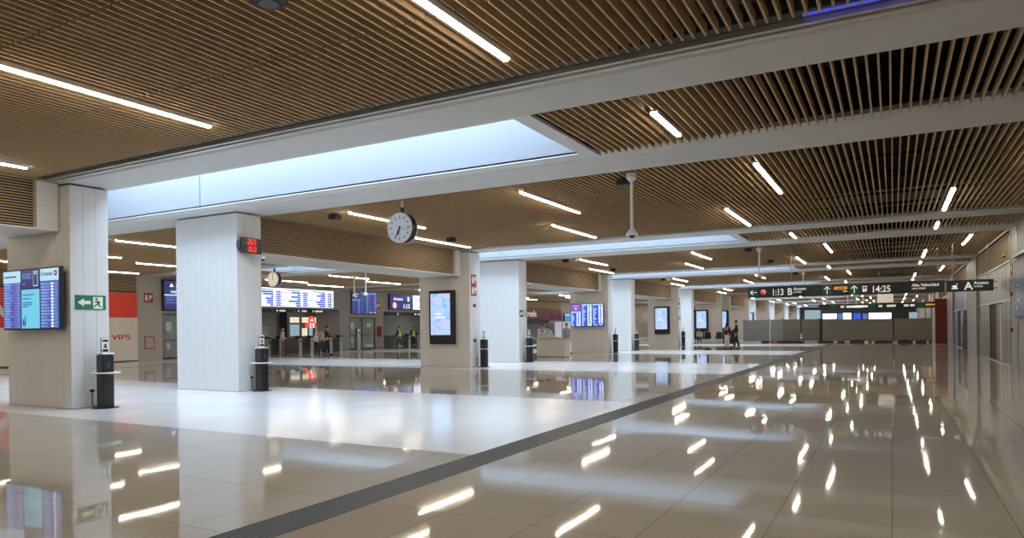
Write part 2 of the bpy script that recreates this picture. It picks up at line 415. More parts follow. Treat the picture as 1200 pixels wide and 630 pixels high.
# louvred bulkheads between the columns
def bulkhead(y0, y1, cap0, cap1, label):
    m = MB(); xa, xb = -16.4, -14.55
    c1 = y1 - (0.40 if cap1 else 0); c0 = y0 + (0.05 if cap0 else 0)
    m.box(xa, xb, y0, c1, 3.53, 3.56, 0)                        # white soffit
    m.box(xa + .12, xb - .12, y0, c1, 3.56, 4.60, 2)            # black core
    if cap1: m.box(xa, xb, c1, y1, 3.53, 4.62, 0)
    z = 3.585
    while z < 4.47:
        m.box(xb - .02, xb - .005, c0, c1, z, z + 0.022, 1); m.box(xa + .005, xa + .02, c0, c1, z, z + 0.017, 1); z += 0.0525
    m.box(xb - .03, xb + .075, y0, y1, 4.472, 4.50, 1); m.box(xa - .075, xa + .03, y0, y1, 4.472, 4.50, 1)
    struct(m.build('partition', [TRIMW, WOODH, BLACKV]), label)
bulkhead(-5, 7.76, False, True, 'wood louvred bulkhead before the first column pair')
for k in range(NB - 1):
    bulkhead(12.52 + P * k, 22.46 - .02 + P * k, True, True, 'wood louvred bulkhead spanning the %s wide gap between columns' % ORD[k + 1])

# west wall (side hall)
m = MB()
def ww(y0, y1, z0, z1, mi=0, x=XW): m.box(x - .3, x, y0, y1, z0, z1, mi)
ww(-6, 24.0, 0, 4.6, 1); ww(24.0, 30.0, 2.5, 4.6); ww(27.2, 30.0, 0, 2.5)
ww(30.0, 37.85, 2.94, 4.6, 0); ww(37.85, 38.84, 0, 4.6); ww(38.84, 41.78, 2.42, 4.6); ww(41.78, 42.7, 0, 4.6, 0); ww(42.7, 51.5, 2.90, 4.6); ww(51.5, 150, 0, 4.6, 1)
struct(m.build('wall_west', [GREYW, WARMW]), 'grey side hall wall with ticket gate openings')
def room(x0, x1, y0, y1, z0, z1, mt, nm='wall_west'):       # rooms behind the gates
    q = MB(); q.box(x0, x1, y0, y1, z0, z1); struct(q.build(nm, mt), 'dim grey wall of the room behind the ticket gates')
room(-44.3, -44, 29, 62.0, 0, 3.4, DARKROOM); room(-44, -35.3, 29.8, 30.0, 0, 3.4, DARKROOM); room(-37.3, -35.3, 37.85, 38.0, 0, 3.4, GREYW)
room(-37.3, -35.3, 42.5, 42.7, 0, 3.4, DARKROOM); room(-44, -35.3, 61.8, 62.0, 0, 3.4, DARKROOM); room(-44.3, -35.3, 29.8, 62.0, 3.4, 3.5, DGREY, 'ceiling')

for i, (yy, e) in enumerate(((34, 110), (42, 110), (50, 110), (57, 110))):      # unseen fill lights added to brighten the gate room
    ld = bpy.data.lights.new('gate_room_fill_light', 'AREA'); ld.shape = 'RECTANGLE'; ld.size = 3.0; ld.size_y = 0.3; ld.energy = e; ld.color = (1.0, 0.92, 0.8)
    lo = bpy.data.objects.new('gate_room_fill_light', ld); COL.objects.link(lo); lo.location = (-40.5, yy, 3.36)

# east wall
m = MB()
for y0, y1 in ((20.8, 27.6), (38.0, 42.45), (52.4, 57.2), (67.2, 72), (81.8, 86.7), (96.6, 150)): m.box(XE, XE + .4, y0, y1, 0, 4.6)
for y0, y1 in ((-6, 20.8), (27.6, 38.0), (42.45, 52.4), (57.2, 67.2), (72, 81.8), (86.7, 96.6)):
    m.box(XE + .10, XE + .5, y0, y1, 3.55, 4.6, 1)
    z = 3.60
    while z < 4.47: m.box(XE + .05, XE + .10, y0, y1, z, z + .026, 2); z += .065
for y0, y1 in ((-6, 20.8), (57.2, 67.2), (72, 81.8), (86.7, 96.6)): m.box(XE + .12, XE + .4, y0, y1, 0, 3.55, 0)
for yy in (27.42, 37.98, 42.3, 52.35, 26.0): m.box(XE - .02, XE, yy, yy + .16, 0, 4.46, 3)
struct(m.build('wall_east', [GREYW, BLACKV, WOODH, STEEL]), 'grey panelled wall with shop bays')
# far end wall
m = MB(); m.box(-36, XE, 131, 131.4, 0, 5.3)
struct(m.build('wall_north', DGREY), 'dark far end wall of the hall')

# ================================================================ CEILING LIGHTS
LIGHT_ME = {}
def light_bar(x, y0, y1, label, group):
    ln = y1 - y0; t = empty('ceiling_light', (x, y0, 4.42), label, 'ceiling light', group)
    key = round(ln, 2)
    if key not in LIGHT_ME:
        m = MB(); m.box(-.055, .055, 0, ln, .045, .085); m.box(-.055, -.048, 0, ln, .02, .045); m.box(.048, .055, 0, ln, .02, .045)
        h = m.build('housing', WPLAST, t, local=True)
        m = MB(); m.prism([(-.036, .02), (-.026, .0), (.026, .0), (.036, .02), (.036, .044), (-.036, .044)], 'xz', .01, ln - .01)
        d = m.build('diffuser', LAMPM, t, local=True)
        LIGHT_ME[key] = (h.data, d.data)
    else:
        for nm, me in zip(('housing', 'diffuser'), LIGHT_ME[key]):
            o = bpy.data.objects.new(nm, me); COL.objects.link(o); o.parent = t
# two staggered sets in every wide bay: set B near its first beam, set A near its second
AX = [1.2 - 4.88 * i for i in range(8)]; BX = [2.35] + [2.71 - 4.88 * i for i in range(1, 8)]
for k in range(-1, NB - 1):
    y0 = 12.65 + P * k; bay = ORD[k + 1]
    hidden = k == -1
    for setn, xs, a, b in (('far', AX, 5.45, 8.7), ('near', BX, 0.65, 3.85)):
        if hidden and setn == 'near': a, b = 0.65, 3.85
        vis = [x for x in sorted(xs) if not (-17.2 < x < -13.95)]
        for j, x in enumerate(vis):
            hall = 'side hall' if x < -16 else 'main hall'
            same = [q for q in vis if (q < -16) == (x < -16)]
            lab = '%s light bar from the west, %s row of %s wide bay, %s' % (ORD[same.index(x)], setn, bay, hall)
            if k >= 4: lab = 'small distant white light bar in the slatted ceiling past the hoarding fence'
            light_bar(x, y0 + a, y0 + b, lab, 'light bars in the slatted ceiling' if k < 4 else 'distant light bars past the fence')
for k in range(NB):
    for x, w in ((-2.87, 'west'), (1.2, 'east')):
        if k == 0 and x > 0: continue
        lab = 'short white light bar in the %s narrow slatted bay, %s one' % (ORD[k], w)
        if k >= 4: lab = 'short distant white light bar between the paired beams past the fence'
        light_bar(x, 9.36 + P * k, 10.65 + P * k, lab, 'short light bars between beam pairs' if k < 4 else 'short distant light bars past the fence')
m = MB(); m.box(-0.75, 0.35, 7.37, 7.42, 4.545, 4.56)
tag(m.build('light_strip', BLUELED), 'thin blue light strip along the rail of the nearest white beam', 'light strip')

# ceiling spot boxes
def spot_box(x, y, label):
    t = empty('ceiling_speaker', (x, y, 4.35), label, 'speaker', 'small black ceiling boxes')
    m = MB(); m.rbox(x - .12, x + .12, y - .12, y + .12, 4.36, 4.47, .01); m.build('body', BLACKM, t)
    m = MB(); m.tube((x, y, 4.35), (x, y, 4.36), .09, .09, 14); m.build('grille', DGREY, t)
    m = MB(); m.box(x - .14, x + .14, y - .02, y + .02, 4.47, 4.50); m.build('bracket', BLACKM, t)
for x, y, l in ((-4.75, 4.3, 'black ceiling box cut by the top edge of the picture'), (-4.75, 13.4, 'black ceiling box beside the nearer camera pole'),
                (-12.69, 19.0, 'black ceiling box right of the big hanging clock'), (-12.6, 13.5, 'black ceiling box above the louvres left of the big clock'),
                (-4.9, 28.1, 'black ceiling box beside the second camera pole'), (-4.9, 33.8, 'black ceiling box below and right of the second camera pole'),
                (-12.6, 27.9, 'black ceiling box over the gap with the service desk'), (-12.6, 33.8, 'black ceiling box near the third beam above the departures panel'),
                (-4.9, 42.9, 'black ceiling box beside the third camera pole'), (-12.6, 42.8, 'black ceiling box over the fourth wide gap')):
    spot_box(x, y, l)

# camera poles
def camera_pole(x, y, zb, label, dome=True):
    t = empty('security_camera', (x, y, zb), label, 'security camera', 'pole-hung cameras')
    m = MB(); m.tube((x, y, zb + .16), (x, y, 4.46), .03, .03, 12); m.build('pole', WPLAST, t)
    m = MB(); m.tube((x, y, 4.38), (x, y, 4.47), .10, .10, 16); m.tube((x, y, 4.32), (x, y, 4.38), .055, .10, 16); m.build('mount', WPLAST, t)
    m = MB(); m.tube((x, y, zb + .08), (x, y, zb + .17), .115, .05, 16); m.tube((x, y, zb + .04), (x, y, zb + .08), .115, .115, 16); m.build('housing', WPLAST, t)
    if dome:
        m = MB(); m.ball((x, y, zb + .075), .075, .075, .085, 14, 10); m.build('dome', BLACK, t)
    else:
        m = MB(); m.ball((x, y, zb + .075), .075, .075, .085, 14, 10); m.build('dome', WPLAST, t)
camera_pole(-4.42, 12.93, 3.22, 'nearest white pole with a black dome camera under the slats')
camera_pole(-4.48, 27.95, 3.28, 'second white pole with a dome camera, above the far couple')
camera_pole(-4.45, 42.65, 3.28, 'third and thinnest white camera pole, behind the overhead sign')
camera_pole(-25.9, 29.2, 3.30, 'white camera pole in the side hall, left one of two by the departures board', False)
camera_pole(-22.64, 26.35, 3.16, 'white camera pole in the side hall, right one before the blue triple screen', False)

# hanging clocks
def clock(x, y, z, r, hh, mm, label, lit=False):
    t = empty('hanging_clock', (x, y, z), label, 'clock', 'hanging station clocks')
    dk = .24
    m = MB(); m.tube((x, y - dk / 2 + .02, z), (x, y + dk / 2 - .02, z), r * .97, r * .97, 40); m.build('case', BLACK, t)
    for s in (-1, 1):
        m = MB(); n = 40; yy = y + s * dk / 2
        v = []
        for i in range(n):
            a = 2 * math.pi * i / n
            for rr, yo in ((r, -.03 * s), (r, 0), (r * .9, 0), (r * .9, -.02 * s)): v.append((x + rr * math.cos(a), yy + yo, z + rr * math.sin(a)))
        f = []
        for i in range(n):
            j = (i + 1) % n
            for q in range(3): f.append((i * 4 + q, i * 4 + q + 1, j * 4 + q + 1, j * 4 + q))
        m.add(v, f, 0, True); m.build('bezel', WPLAST, t)
    yf = y - dk / 2
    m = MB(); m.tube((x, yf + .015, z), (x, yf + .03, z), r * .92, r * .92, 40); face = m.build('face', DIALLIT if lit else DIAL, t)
    m = MB()
    for i in range(12):
        a = math.pi * i / 6; c, s_ = math.cos(a), math.sin(a); w = .022 * r / .35; r0, r1 = r * (.66 if i % 3 else .62), r * .80
        m.quad((x + r0 * s_ - w / 2 * c, yf + .013, z + r0 * c + w / 2 * s_), (x + r0 * s_ + w / 2 * c, yf + .013, z + r0 * c - w / 2 * s_),
               (x + r1 * s_ + w / 2 * c, yf + .013, z + r1 * c - w / 2 * s_), (x + r1 * s_ - w / 2 * c, yf + .013, z + r1 * c + w / 2 * s_))
    mk = m.build('hour_marks', BLACKM, t)
    def hand(name, deg, l, w, yo, mt, tail=.12):
        a = math.radians(deg); c, s_ = math.cos(a), math.sin(a); m = MB()
        pr = [(-w / 2, -tail * r), (w / 2, -tail * r), (w * .35, l), (-w * .35, l)]
        q = [(x + u * c + vv * s_, z - u * s_ + vv * c) for u, vv in pr]
        m.prism(q, 'xz', yf + yo - .002, yf + yo); m.build(name, mt, t)
    hand('hour_hand', (hh % 12 + mm / 60) * 30, r * .52, r * .12, .011, BLACKM)
    hand('minute_hand', mm * 6, r * .80, r * .085, .008, BLACKM)
    if not lit: hand('second_hand', 105, r * .72, r * .022, .005, TXTRED, .2)
    m = MB(); m.tube((x, y, z + r * .97), (x, y, z + r + .13), .045, .045, 12); m.build('bracket', BLACK, t)
    m = MB(); m.tube((x, y, z + r + .13), (x, y, 4.47), .03, .03, 12); m.build('pole', WPLAST, t)
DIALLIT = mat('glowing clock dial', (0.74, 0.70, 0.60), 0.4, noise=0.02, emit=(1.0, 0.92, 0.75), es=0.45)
DIAL = mat('clock dial', (0.74, 0.75, 0.76), 0.4, noise=0.02)
clock(-9.94, 12.87, 3.84, .35, 6, 35, 'big white-faced station clock hung from the second white beam')
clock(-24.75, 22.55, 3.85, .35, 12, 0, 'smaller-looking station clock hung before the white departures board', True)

# ================================================================ SCREENS
def screen_case(name, x0, x1, y, z0, z1, d, label, cat, group=None, face='-y'):
    """black case; returns thing. For '-y' the front is at y and x0..x1 run across; for '+x' the front is at x=y and x0..x1 run along Y"""
    if face == '-y':
        t = empty(name, ((x0 + x1) / 2, y + d / 2, z0), label, cat, group)
        m = MB(); m.box(x0, x1, y, y + d, z0, z1)
    else:
        t = empty(name, (y - d / 2, (x0 + x1) / 2, z0), label, cat, group)
        m = MB(); m.box(y - d, y, x0, x1, z0, z1)
    m.build('frame', BLACK, t)
    return t
class Flat:
    """collects thin rectangles on a screen plane"""
    def __init__(s, face, plane): s.m = MB(); s.face = face; s.p = plane
    def r(s, u0, u1, z0, z1, mi, lift=0.003):
        if s.face == '-y': s.m.box(u0, u1, s.p - lift, s.p + .001, z0, z1, mi)
        else: s.m.box(s.p - .001, s.p + lift, u0, u1, z0, z1, mi)
        return s
def rows(F, u0, u1, z0, z1, n, cols, rng, fill=.62, lift=.006):
    """n timetable rows; cols = list of (start, end, min fraction, mat)"""
    h = (z1 - z0) / n; w = u1 - u0
    for i in range(n):
        a = z0 + h * i + h * (1 - fill) / 2
        for c0, c1, fr, mi in cols:
            e = c0 + (c1 - c0) * rng.uniform(fr, 1)
            F.r(u0 + w * c0, u0 + w * e, a, a + h * fill, mi, lift)
PAL = [SC_NAVY, SC_BLUE, SC_ROW, SC_CYAN, SC_PALE, SC_WHITE, SC_PURP, SC_INK, SC_ROYAL]
NV, BL, RW, CY, PA, WH, PU, IN, RY = range(9)
rng = random.Random(3)

# triple screen on the first column
t = screen_case('information_screen', -16.34, -14.24, 7.60, 1.58, 2.82, .08, 'black-framed triple screen in cyan and blue on the first column', 'information screen')
m = MB(); m.box(-16.0, -14.6, 7.68, 7.775, 1.9, 2.5); m.box(-14.5, -14.36, 7.68, 7.74, 1.75, 2.65); m.build('wall_mount', DGREY, t)
w = 2.10 / 3
def sub(t, nm, F): return F.m.build(nm, PAL, t)
F = Flat('-y', 7.60); u = -16.34
F.r(u + .02, u + w - .02, 1.61, 2.79, BL); F.r(u + .02, u + w - .02, 2.55, 2.79, PA, .005); F.r(u + .06, u + .52, 2.66, 2.69, IN, .007)
rows(F, u + .03, u + w - .03, 1.62, 2.54, 17, [(.02, .60, .55, RW), (.62, .74, .9, PU), (.78, 1, .7, RW)], rng)
rows(F, u + .03, u + w - .03, 1.62, 2.54, 17, [(.04, .42, .3, PA)], rng, .16, .008)
sub(t, 'left_panel', F)
F = Flat('-y', 7.60); u = -16.34 + w
F.r(u + .015, u + w - .015, 2.42, 2.79, NV); F.r(u + .015, u + w - .015, 1.61, 2.40, CY)
F.r(u + .46, u + .63, 2.46, 2.76, PA, .005); F.r(u + .475, u + .615, 2.48, 2.74, NV, .007); F.r(u + .51, u + .58, 2.70, 2.72, WH, .009)
for zz, ll in ((2.70, .34), (2.66, .30), (2.62, .36), (2.50, .12)): F.r(u + .05, u + .05 + ll, zz, zz + .018, RW, .006)
for zz, ll in ((2.28, .42), (2.20, .30), (2.12, .36), (2.08, .34), (2.04, .2)): F.r(u + .06, u + .06 + ll, zz, zz + .022, BL, .006)
F.r(u + .06, u + .10, 1.66, 1.80, IN, .006); F.r(u + .10, u + .16, 1.70, 1.74, IN, .006); F.r(u + .14, u + .17, 1.64, 1.86, IN, .006)
sub(t, 'middle_panel', F)
F = Flat('-y', 7.60); u = -16.34 + 2 * w
F.r(u + .02, u + w - .03, 1.61, 2.79, BL); F.r(u + .02, u + w - .03, 2.55, 2.79, PA, .005)
rows(F, u + .03, u + w - .04, 1.62, 2.52, 15, [(.02, .58, .6, RW), (.60, .72, .95, WH), (.76, 1, .7, RW)], rng)
rows(F, u + .03, u + w - .04, 1.62, 2.52, 15, [(.04, .42, .3, PA)], rng, .16, .008)
pn = sub(t, 'right_panel', F)
text('lettering', 'Cercanías', u + .05, 7.590, 2.655, .105, SC_INK, t, ext=.001)
m = MB(); m.tube((u + .575, 7.588, 2.69), (u + .575, 7.594, 2.69), .055, .055, 20); m.tube((u + .575, 7.585, 2.69), (u + .575, 7.588, 2.69), .022, .022, 14, 1); m.build('red_disc', [TXTRED, SC_PALE], t)

# triple screen on the fifth column
def triple(x0, x1, y, z0, z1, label, dark=False, face='-y'):
    t = screen_case('information_screen', x0, x1, y, z0, z1, .08, label, 'information screen', face=face)
    W3 = (x1 - x0) / 3; H = z1 - z0
    back, row, alt = (NV, BL, RW) if dark else (RY, WH, PA)
    for i in range(3):
        F = Flat(face, y); u = x0 + W3 * i; g = W3 * .03
        F.r(u + g, u + W3 - g, z0 + .03, z1 - .03, back)
        top = z1 - .03
        if i == 0:
            top = z0 + H * .66; F.r(u + g, u + W3 - g, top + .03, z1 - .03, NV if dark else PU, .005)
            F.r(u + W3 * .25, u + W3 * .75, z1 - H * .12, z1 - H * .09, PA, .007); F.r(u + W3 * .44, u + W3 * .56, z1 - H * .26, z1 - H * .19, WH, .007)
        F.r(u + g, u + W3 - g, top - H * .06, top, alt, .005)
        bot = z0 + (H * .12 if i == 2 else .03)
        rows(F, u + g, u + W3 - g, bot, top - H * .07, 14 if i else 9, [(.02, .40, .15, alt if not dark else row), (.56, .74, .7, row), (.80, .98, .8, row if not dark else alt)], rng, .72)
        if i == 2:
            F.r(u + W3 * .12, u + W3 * .42, z0 + H * .06, z0 + H * .085, WH, .006); F.r(u + W3 * .62, u + W3 * .9, z0 + H * .06, z0 + H * .085, WH, .006)
        sub(t, ('left_panel', 'middle_panel', 'right_panel')[i], F)
    return t
t = triple(-16.45, -14.40, 37.02, 1.53, 2.85, 'blue and white triple timetable screen on the beige column past the service desk')
m = MB(); m.box(-16.0, -14.8, 37.10, 37.18, 1.8, 2.6); m.build('wall_mount', DGREY, t)
t = triple(39.02, 41.80, -34.86, 2.68, 4.33, 'dim blue triple timetable screen above the glass doors in the side hall', True, '+x')
m = MB(); m.box(-34.995, -34.94, 39.6, 41.2, 3.0, 4.0); m.build('wall_mount', DGREY, t)

# advert totems on the columns
def advert(k, label, y=None, x0=-16.0):
    yy = (7.78 + P * k) if y is None else y
    x1, yf = x0 + 1.17, yy - .14
    t = empty('advert_screen', (x0 + .6, yy - .07, .9), label, 'advert screen', 'wall-hung advert screens')
    m = MB(); m.rbox(x0, x1, yf + .012, yy - .002, .90, 2.99, .012)
    m.box(x0 + .01, x1 - .01, yf, yf + .012, .92, 1.17); m.build('case', BLACK, t)
    m = MB(); m.box(x0, x0 + .07, yf, yf + .012, 1.17, 2.97); m.box(x1 - .18, x1, yf, yf + .012, 1.17, 2.97); m.box(x0 + .07, x1 - .18, yf, yf + .012, 2.87, 2.97); m.box(x0 + .07, x1 - .18, yf, yf + .012, 1.17, 1.26)
    m.build('bezel', BLACKM, t)
    m = MB(); m.box(x0 + .07, x1 - .18, yf + .004, yf + .012, 1.26, 2.87); m.build('picture', PASTEL, t)
    F = Flat('-y', yf + .003)
    for u0, u1, z in ((.28, .62, 2.06), (.34, .80, 1.93)): F.r(x0 + u0, x0 + u1, z, z + .035, WH, .003)
    F.m.build('caption', PAL, t)
advert(1, 'black advert screen glowing blue and pink on the beige column right of the ticket gates')
advert(3, 'black advert screen on the column behind the black kiosks, second advert from the camera')
advert(4, 'black advert screen behind the black bench seats, third advert from the camera', None, -16.5)
advert(4, 'black advert screen partly behind the woman in white trousers', 11.76 + P * 4, -15.45)
advert(5, 'black advert screen cut off by the top of the blue-grey fence', 11.76 + P * 5, -15.5)

# temperature display on the second column
t = empty('temperature_display', (XC1, 12.05, 3.44), 'black temperature display with red digits on the second column', 'temperature display')
m = MB(); m.box(XC1 + .10, XC1 + .18, 11.76, 12.36, 3.44, 3.82); m.build('case', BLACK, t)
m = MB(); m.box(XC1, XC1 + .10, 11.80, 11.84, 3.50, 3.76); m.box(XC1, XC1 + .12, 11.74, 11.77, 3.55, 3.74); m.build('bracket', DGREY, t)
SEG = {'2': 'abged', '6': 'afgcde', '5': 'afgcd', '3': 'abgcd', '0': 'abcdef'}
def digits(body, y, z, h, x):
    m = MB(); w = h * .52; th = h * .13; sl = .10
    for ch in body:
        if ch == '.': m.box(x, x + .003, y - .004, y - .004 + th, z, z + th); y += th * .9; continue
        for c in SEG[ch]:
            (a, b, c_, d) = {'a': (th * .3, w - th * .3, h - th, h), 'g': (th * .3, w - th * .3, h / 2 - th / 2, h / 2 + th / 2), 'd': (th * .3, w - th * .3, 0, th),
                             'f': (0, th, h / 2 + .004, h - th * .3), 'b': (w - th, w, h / 2 + .004, h - th * .3), 'e': (0, th, th * .3, h / 2 - .004), 'c': (w - th, w, th * .3, h / 2 - .004)}[c]
            m.prism([(y + a + sl * c_, z + c_), (y + b + sl * c_, z + c_), (y + b + sl * d, z + d), (y + a + sl * d, z + d)], 'yz', x, x + .003)
        y += w + h * .14
    m.build('red_digits', LEDRED, t)
digits('26.5', 11.92, 3.655, .135, XC1 + .181); digits('36.0', 11.92, 3.475, .135, XC1 + .181)
m = MB()
for z in (3.70, 3.66, 3.54, 3.50): m.box(XC1 + .179, XC1 + .182, 11.80, 11.87, z, z + .018)
m.build('caption', DGREY, t)
# wall cameras
def wall_camera(x, y, z, d, label):
    t = empty('wall_camera', (x, y, z), label, 'security camera', 'bracket cameras')
    m = MB(); m.tube((x, y, z + .05), (x + d * .16, y, z + .05), .018, .018, 8); m.build('arm', WPLAST, t)
    m = MB(); m.tube((x + d * .18, y, z + .02), (x + d * .18, y, z + .11), .06, .06, 14); m.build('housing', WPLAST, t)
    m = MB(); m.ball((x + d * .18, y, z + .02), .05, .05, .05, 12, 8); m.build('dome', BLACK, t)
wall_camera(XC1, 12.40, 3.30, 1, 'small white dome camera below the temperature display')
wall_camera(XC1, 27.1, 3.36, 1, 'small white dome camera at the top of the column left of the desk')
wall_camera(XE, 27.35, 3.60, -1, 'white camera on the wall pillar at the top of the grey shopfront')
wall_camera(XC1, 56.5, 3.36, 1, 'tiny white camera on the column above the bench seats')

# ================================================================ SMALL SIGNS
def exit_sign(y0, y1, z0, z1, label, x=XC1):
    t = empty('exit_sign', (x, (y0 + y1) / 2, z0), label, 'exit sign', 'green exit signs')
    m = MB(); m.box(x, x + .012, y0, y1, z0, z1); m.build('plate', GREEN, t)
    W_, H = y1 - y0, z1 - z0
    def q(u, v): return (y0 + u * W_, z0 + v * H)
    m = MB(); m.prism([q(*p) for p in ((.08, .50), (.28, .78), (.28, .62), (.50, .62), (.50, .38), (.28, .38), (.28, .22))], 'yz', x + .012, x + .015); m.build('arrow', CREAM, t)
    m = MB(); m.prism([q(*p) for p in ((.58, .08), (.90, .08), (.90, .90), (.58, .90))], 'yz', x + .012, x + .014); m.build('door_field', CREAM, t)
    m = MB()
    def limb(a, b, w):
        a = Vector(a); b = Vector(b); d = (b - a).normalized(); n = Vector((-d.y, d.x)) * w * .5
        pts = [(y0 + p.x, z0 + p.y) for p in (a + n, a - n, b - n, b + n)]; m.prism(pts, 'yz', x + .014, x + .017)
    S = H
    cx = .72 * W_
    for a, b, w_ in (((cx, .60 * S), (cx + .02, .40 * S), .16 * S), ((cx + .01, .42 * S), (cx - .16 * S, .30 * S), .09 * S), ((cx - .16 * S, .30 * S), (cx - .28 * S, .16 * S), .08 * S),
                     ((cx + .02, .42 * S), (cx + .14 * S, .26 * S), .09 * S), ((cx + .14 * S, .26 * S), (cx + .30 * S, .20 * S), .08 * S),
                     ((cx, .62 * S), (cx - .22 * S, .52 * S), .07 * S), ((cx, .62 * S), (cx + .20 * S, .50 * S), .07 * S)): limb(a, b, w_)
    m.tube((x + .014, y0 + cx - .02, z0 + .76 * S), (x + .017, y0 + cx - .02, z0 + .76 * S), .085 * S, .085 * S, 14)
    m.build('running_figure', GREEN, t)
exit_sign(7.86, 8.47, 1.97, 2.26, 'green exit sign with arrow and running figure on the first column')
exit_sign(26.50, 27.08, 1.97, 2.27, 'small green exit sign on the column left of the service desk')
exit_sign(51.95, 52.5, 1.97, 2.27, 'tiny green exit sign on the column by the black kiosk far back')

def fire_sign(x, y0, y1, z0, z1, label, n=1, d=1):
    t = empty('fire_sign', (x, (y0 + y1) / 2, z0), label, 'fire sign', 'red fire equipment signs')
    m = MB(); m.box(x, x + d * .012, y0, y1, z0, z1); m.build('plate', SIGNRED, t)
    H = (z1 - z0) / n; W_ = y1 - y0
    m = MB()
    for i in range(n):
        a = z0 + i * H; e = x + d * .012; f = x + d * .015
        m.box(e, f, y0 + .10 * W_, y0 + .42 * W_, a + H * .18, a + H * .60); m.tube((e, y0 + .26 * W_, a + H * .70), (f, y0 + .26 * W_, a + H * .70), W_ * .15, W_ * .15, 10)
        m.box(e, f, y0 + .55 * W_, y0 + .90 * W_, a + H * .45, a + H * .80); m.box(e, f, y0 + .60 * W_, y0 + .72 * W_, a + H * .15, a + H * .45)
    m.build('pictogram', CREAM, t)
fire_sign(XC1, 22.60, 22.98, 2.76, 3.58, 'red fire sign with two pictograms on the column right of the advert screen', 2)
fire_sign(XC1, 52.0, 52.45, 2.76, 3.58, 'far red fire sign on a column edge near the bench seats', 2)
fire_sign(XW, 22.95, 23.45, 3.10, 3.60, 'red fire sign beside the cream hoarding, over the grille')
fire_sign(XW, 41.88, 42.35, 3.1, 3.62, 'red fire sign between the side hall screens')
fire_sign(XE, 27.05, 27.35, 2.75, 3.35, 'dark red fire sign on the wall pillar beside the wall display', 2, -1)
def alarm(x, y, z, d, label):
    t = empty('fire_alarm_button', (x, y, z), label, 'fire alarm', 'red alarm boxes')
    m = MB(); m.box(x, x + d * .05, y - .07, y + .07, z, z + .12); m.build('box', SIGNRED, t)
    m = MB(); m.box(x + d * .05, x + d * .055, y - .04, y + .04, z + .03, z + .09); m.build('button', BLACKM, t)
alarm(XC1, 22.80, 2.32, 1, 'upper red alarm box on the column beside the advert screen'); alarm(XC1, 22.80, .97, 1, 'lower red alarm box on the column beside the advert screen')
alarm(XE, 27.2, 2.34, -1, 'upper red alarm box on the wall pillar beside the wall display'); alarm(XE, 27.2, 1.18, -1, 'lower red alarm box on the wall pillar beside the wall display')
t = empty('extinguisher_box', (XW, 42.2, 1.0), 'narrow red extinguisher box on the wall between the side hall openings', 'extinguisher box')
m = MB(); m.box(XW, XW + .12, 42.0, 42.42, .95, 1.75); m.build('body', SIGNRED, t)
m = MB(); m.box(XW + .12, XW + .125, 42.05, 42.37, 1.0, 1.7); m.build('door', DRED, t)
t = empty('wall_vent', (XW, 23.2, .6), 'grey wall grille with a red frame beside the cream hoarding', 'wall vent')
m = MB(); m.box(XW, XW + .02, 22.95, 23.5, .60, 1.30); m.build('frame', SIGNRED, t)
m = MB(); m.box(XW + .02, XW + .025, 23.0, 23.45, .65, 1.25); 
for i in range(11): m.box(XW + .025, XW + .035, 23.0, 23.45, .67 + i * .053, .69 + i * .053)
m.build('grille', WARMW, t)

# ================================================================ CHARGING KIOSKS
def kiosk(x, y, label):
    t = empty('charging_kiosk', (x, y, 0), label, 'charging kiosk', 'black charging kiosks by the columns')
    m = MB(); m.tube((x, y, 0), (x, y, .012), .24, .24, 28); m.build('base_plate', BLACK, t)
    m = MB(); m.rbox(x - .12, x + .12, y - .12, y + .12, .012, .69, .025); m.rbox(x - .12, x + .12, y - .12, y + .12, .715, 1.07, .025); m.tube((x, y, .63), (x, y, .69), .12, .21, 24); m.build('body', BLACK, t)
    m = MB(); m.tube((x, y, .69), (x, y, .715), .27, .27, 32); m.build('shelf', WPLAST, t)
    m = MB(); m.rbox(x - .125, x + .125, y - .125, y + .125, 1.07, 1.095, .008); m.build('cap', WPLAST, t)
    m = MB(); m.box(x - .012, x + .012, y - .075, y + .075, 1.095, 1.40); p = m.build('plaque', WPLAST, t)
    m = MB(); m.box(x - .016, x - .012, y - .085, y + .085, 1.095, 1.41); m.build('rim', GREYW, p)
    m = MB()
    for z0, z1, wd in ((1.32, 1.365, .055), (1.22, 1.28, .022), (1.12, 1.175, .055), (1.20, 1.22, .035)):
        m.box(x + .012, x + .014, y - wd, y + wd, z0, z1); m.box(x - wd * .2, x + wd * .2, y - .077, y - .075, z0, z1)
    m.build('symbols', BLACKM, p)
    m = MB(); m.box(x + .120, x + .122, y - .03, y + .03, .80, .92); m.box(x - .03, x + .03, y - .122, y - .120, .80, .92); m.build('ports', DGREY, t)
    # cable from the wall socket to the kiosk
    m = MB(); m.path([(XC1 + .05, y - .10, .33), (XC1 + .09, y - .12, .20), (XC1 + .06, y - .10, .04), (x - .18, y - .06, .015), (x - .11, y - .02, .03)], .009, 6); m.build('power_cable', CABLE, t)
def socket(y, label):
    t = empty('wall_socket', (XC1, y, .25), label, 'wall socket', 'white sockets at the foot of the columns')
    m = MB(); m.rbox(XC1, XC1 + .03, y - .06, y + .06, .27, .40, .008); m.build('plate', WPLAST, t)
    m = MB(); m.box(XC1 + .03, XC1 + .06, y - .03, y + .04, .31, .36); m.build('plug', BLACK, t)
KI = ((8.25, 'first column, nearest kiosk of all'), (12.22, 'second column, under the temperature display'), (23.02, 'column with the blue and pink advert'), (26.85, 'column left of the service desk'),
      (37.55, 'column with the triple blue timetable'), (41.3, 'dim gap past the triple blue timetable'), (52.15, 'far column before the bench seats'))
for y, l in KI:
    kiosk(-13.86 if y < 9 else -13.9, y, 'black charging kiosk with white shelf, at the ' + l)
    socket(y - .10, 'white wall socket feeding the kiosk at the ' + l)

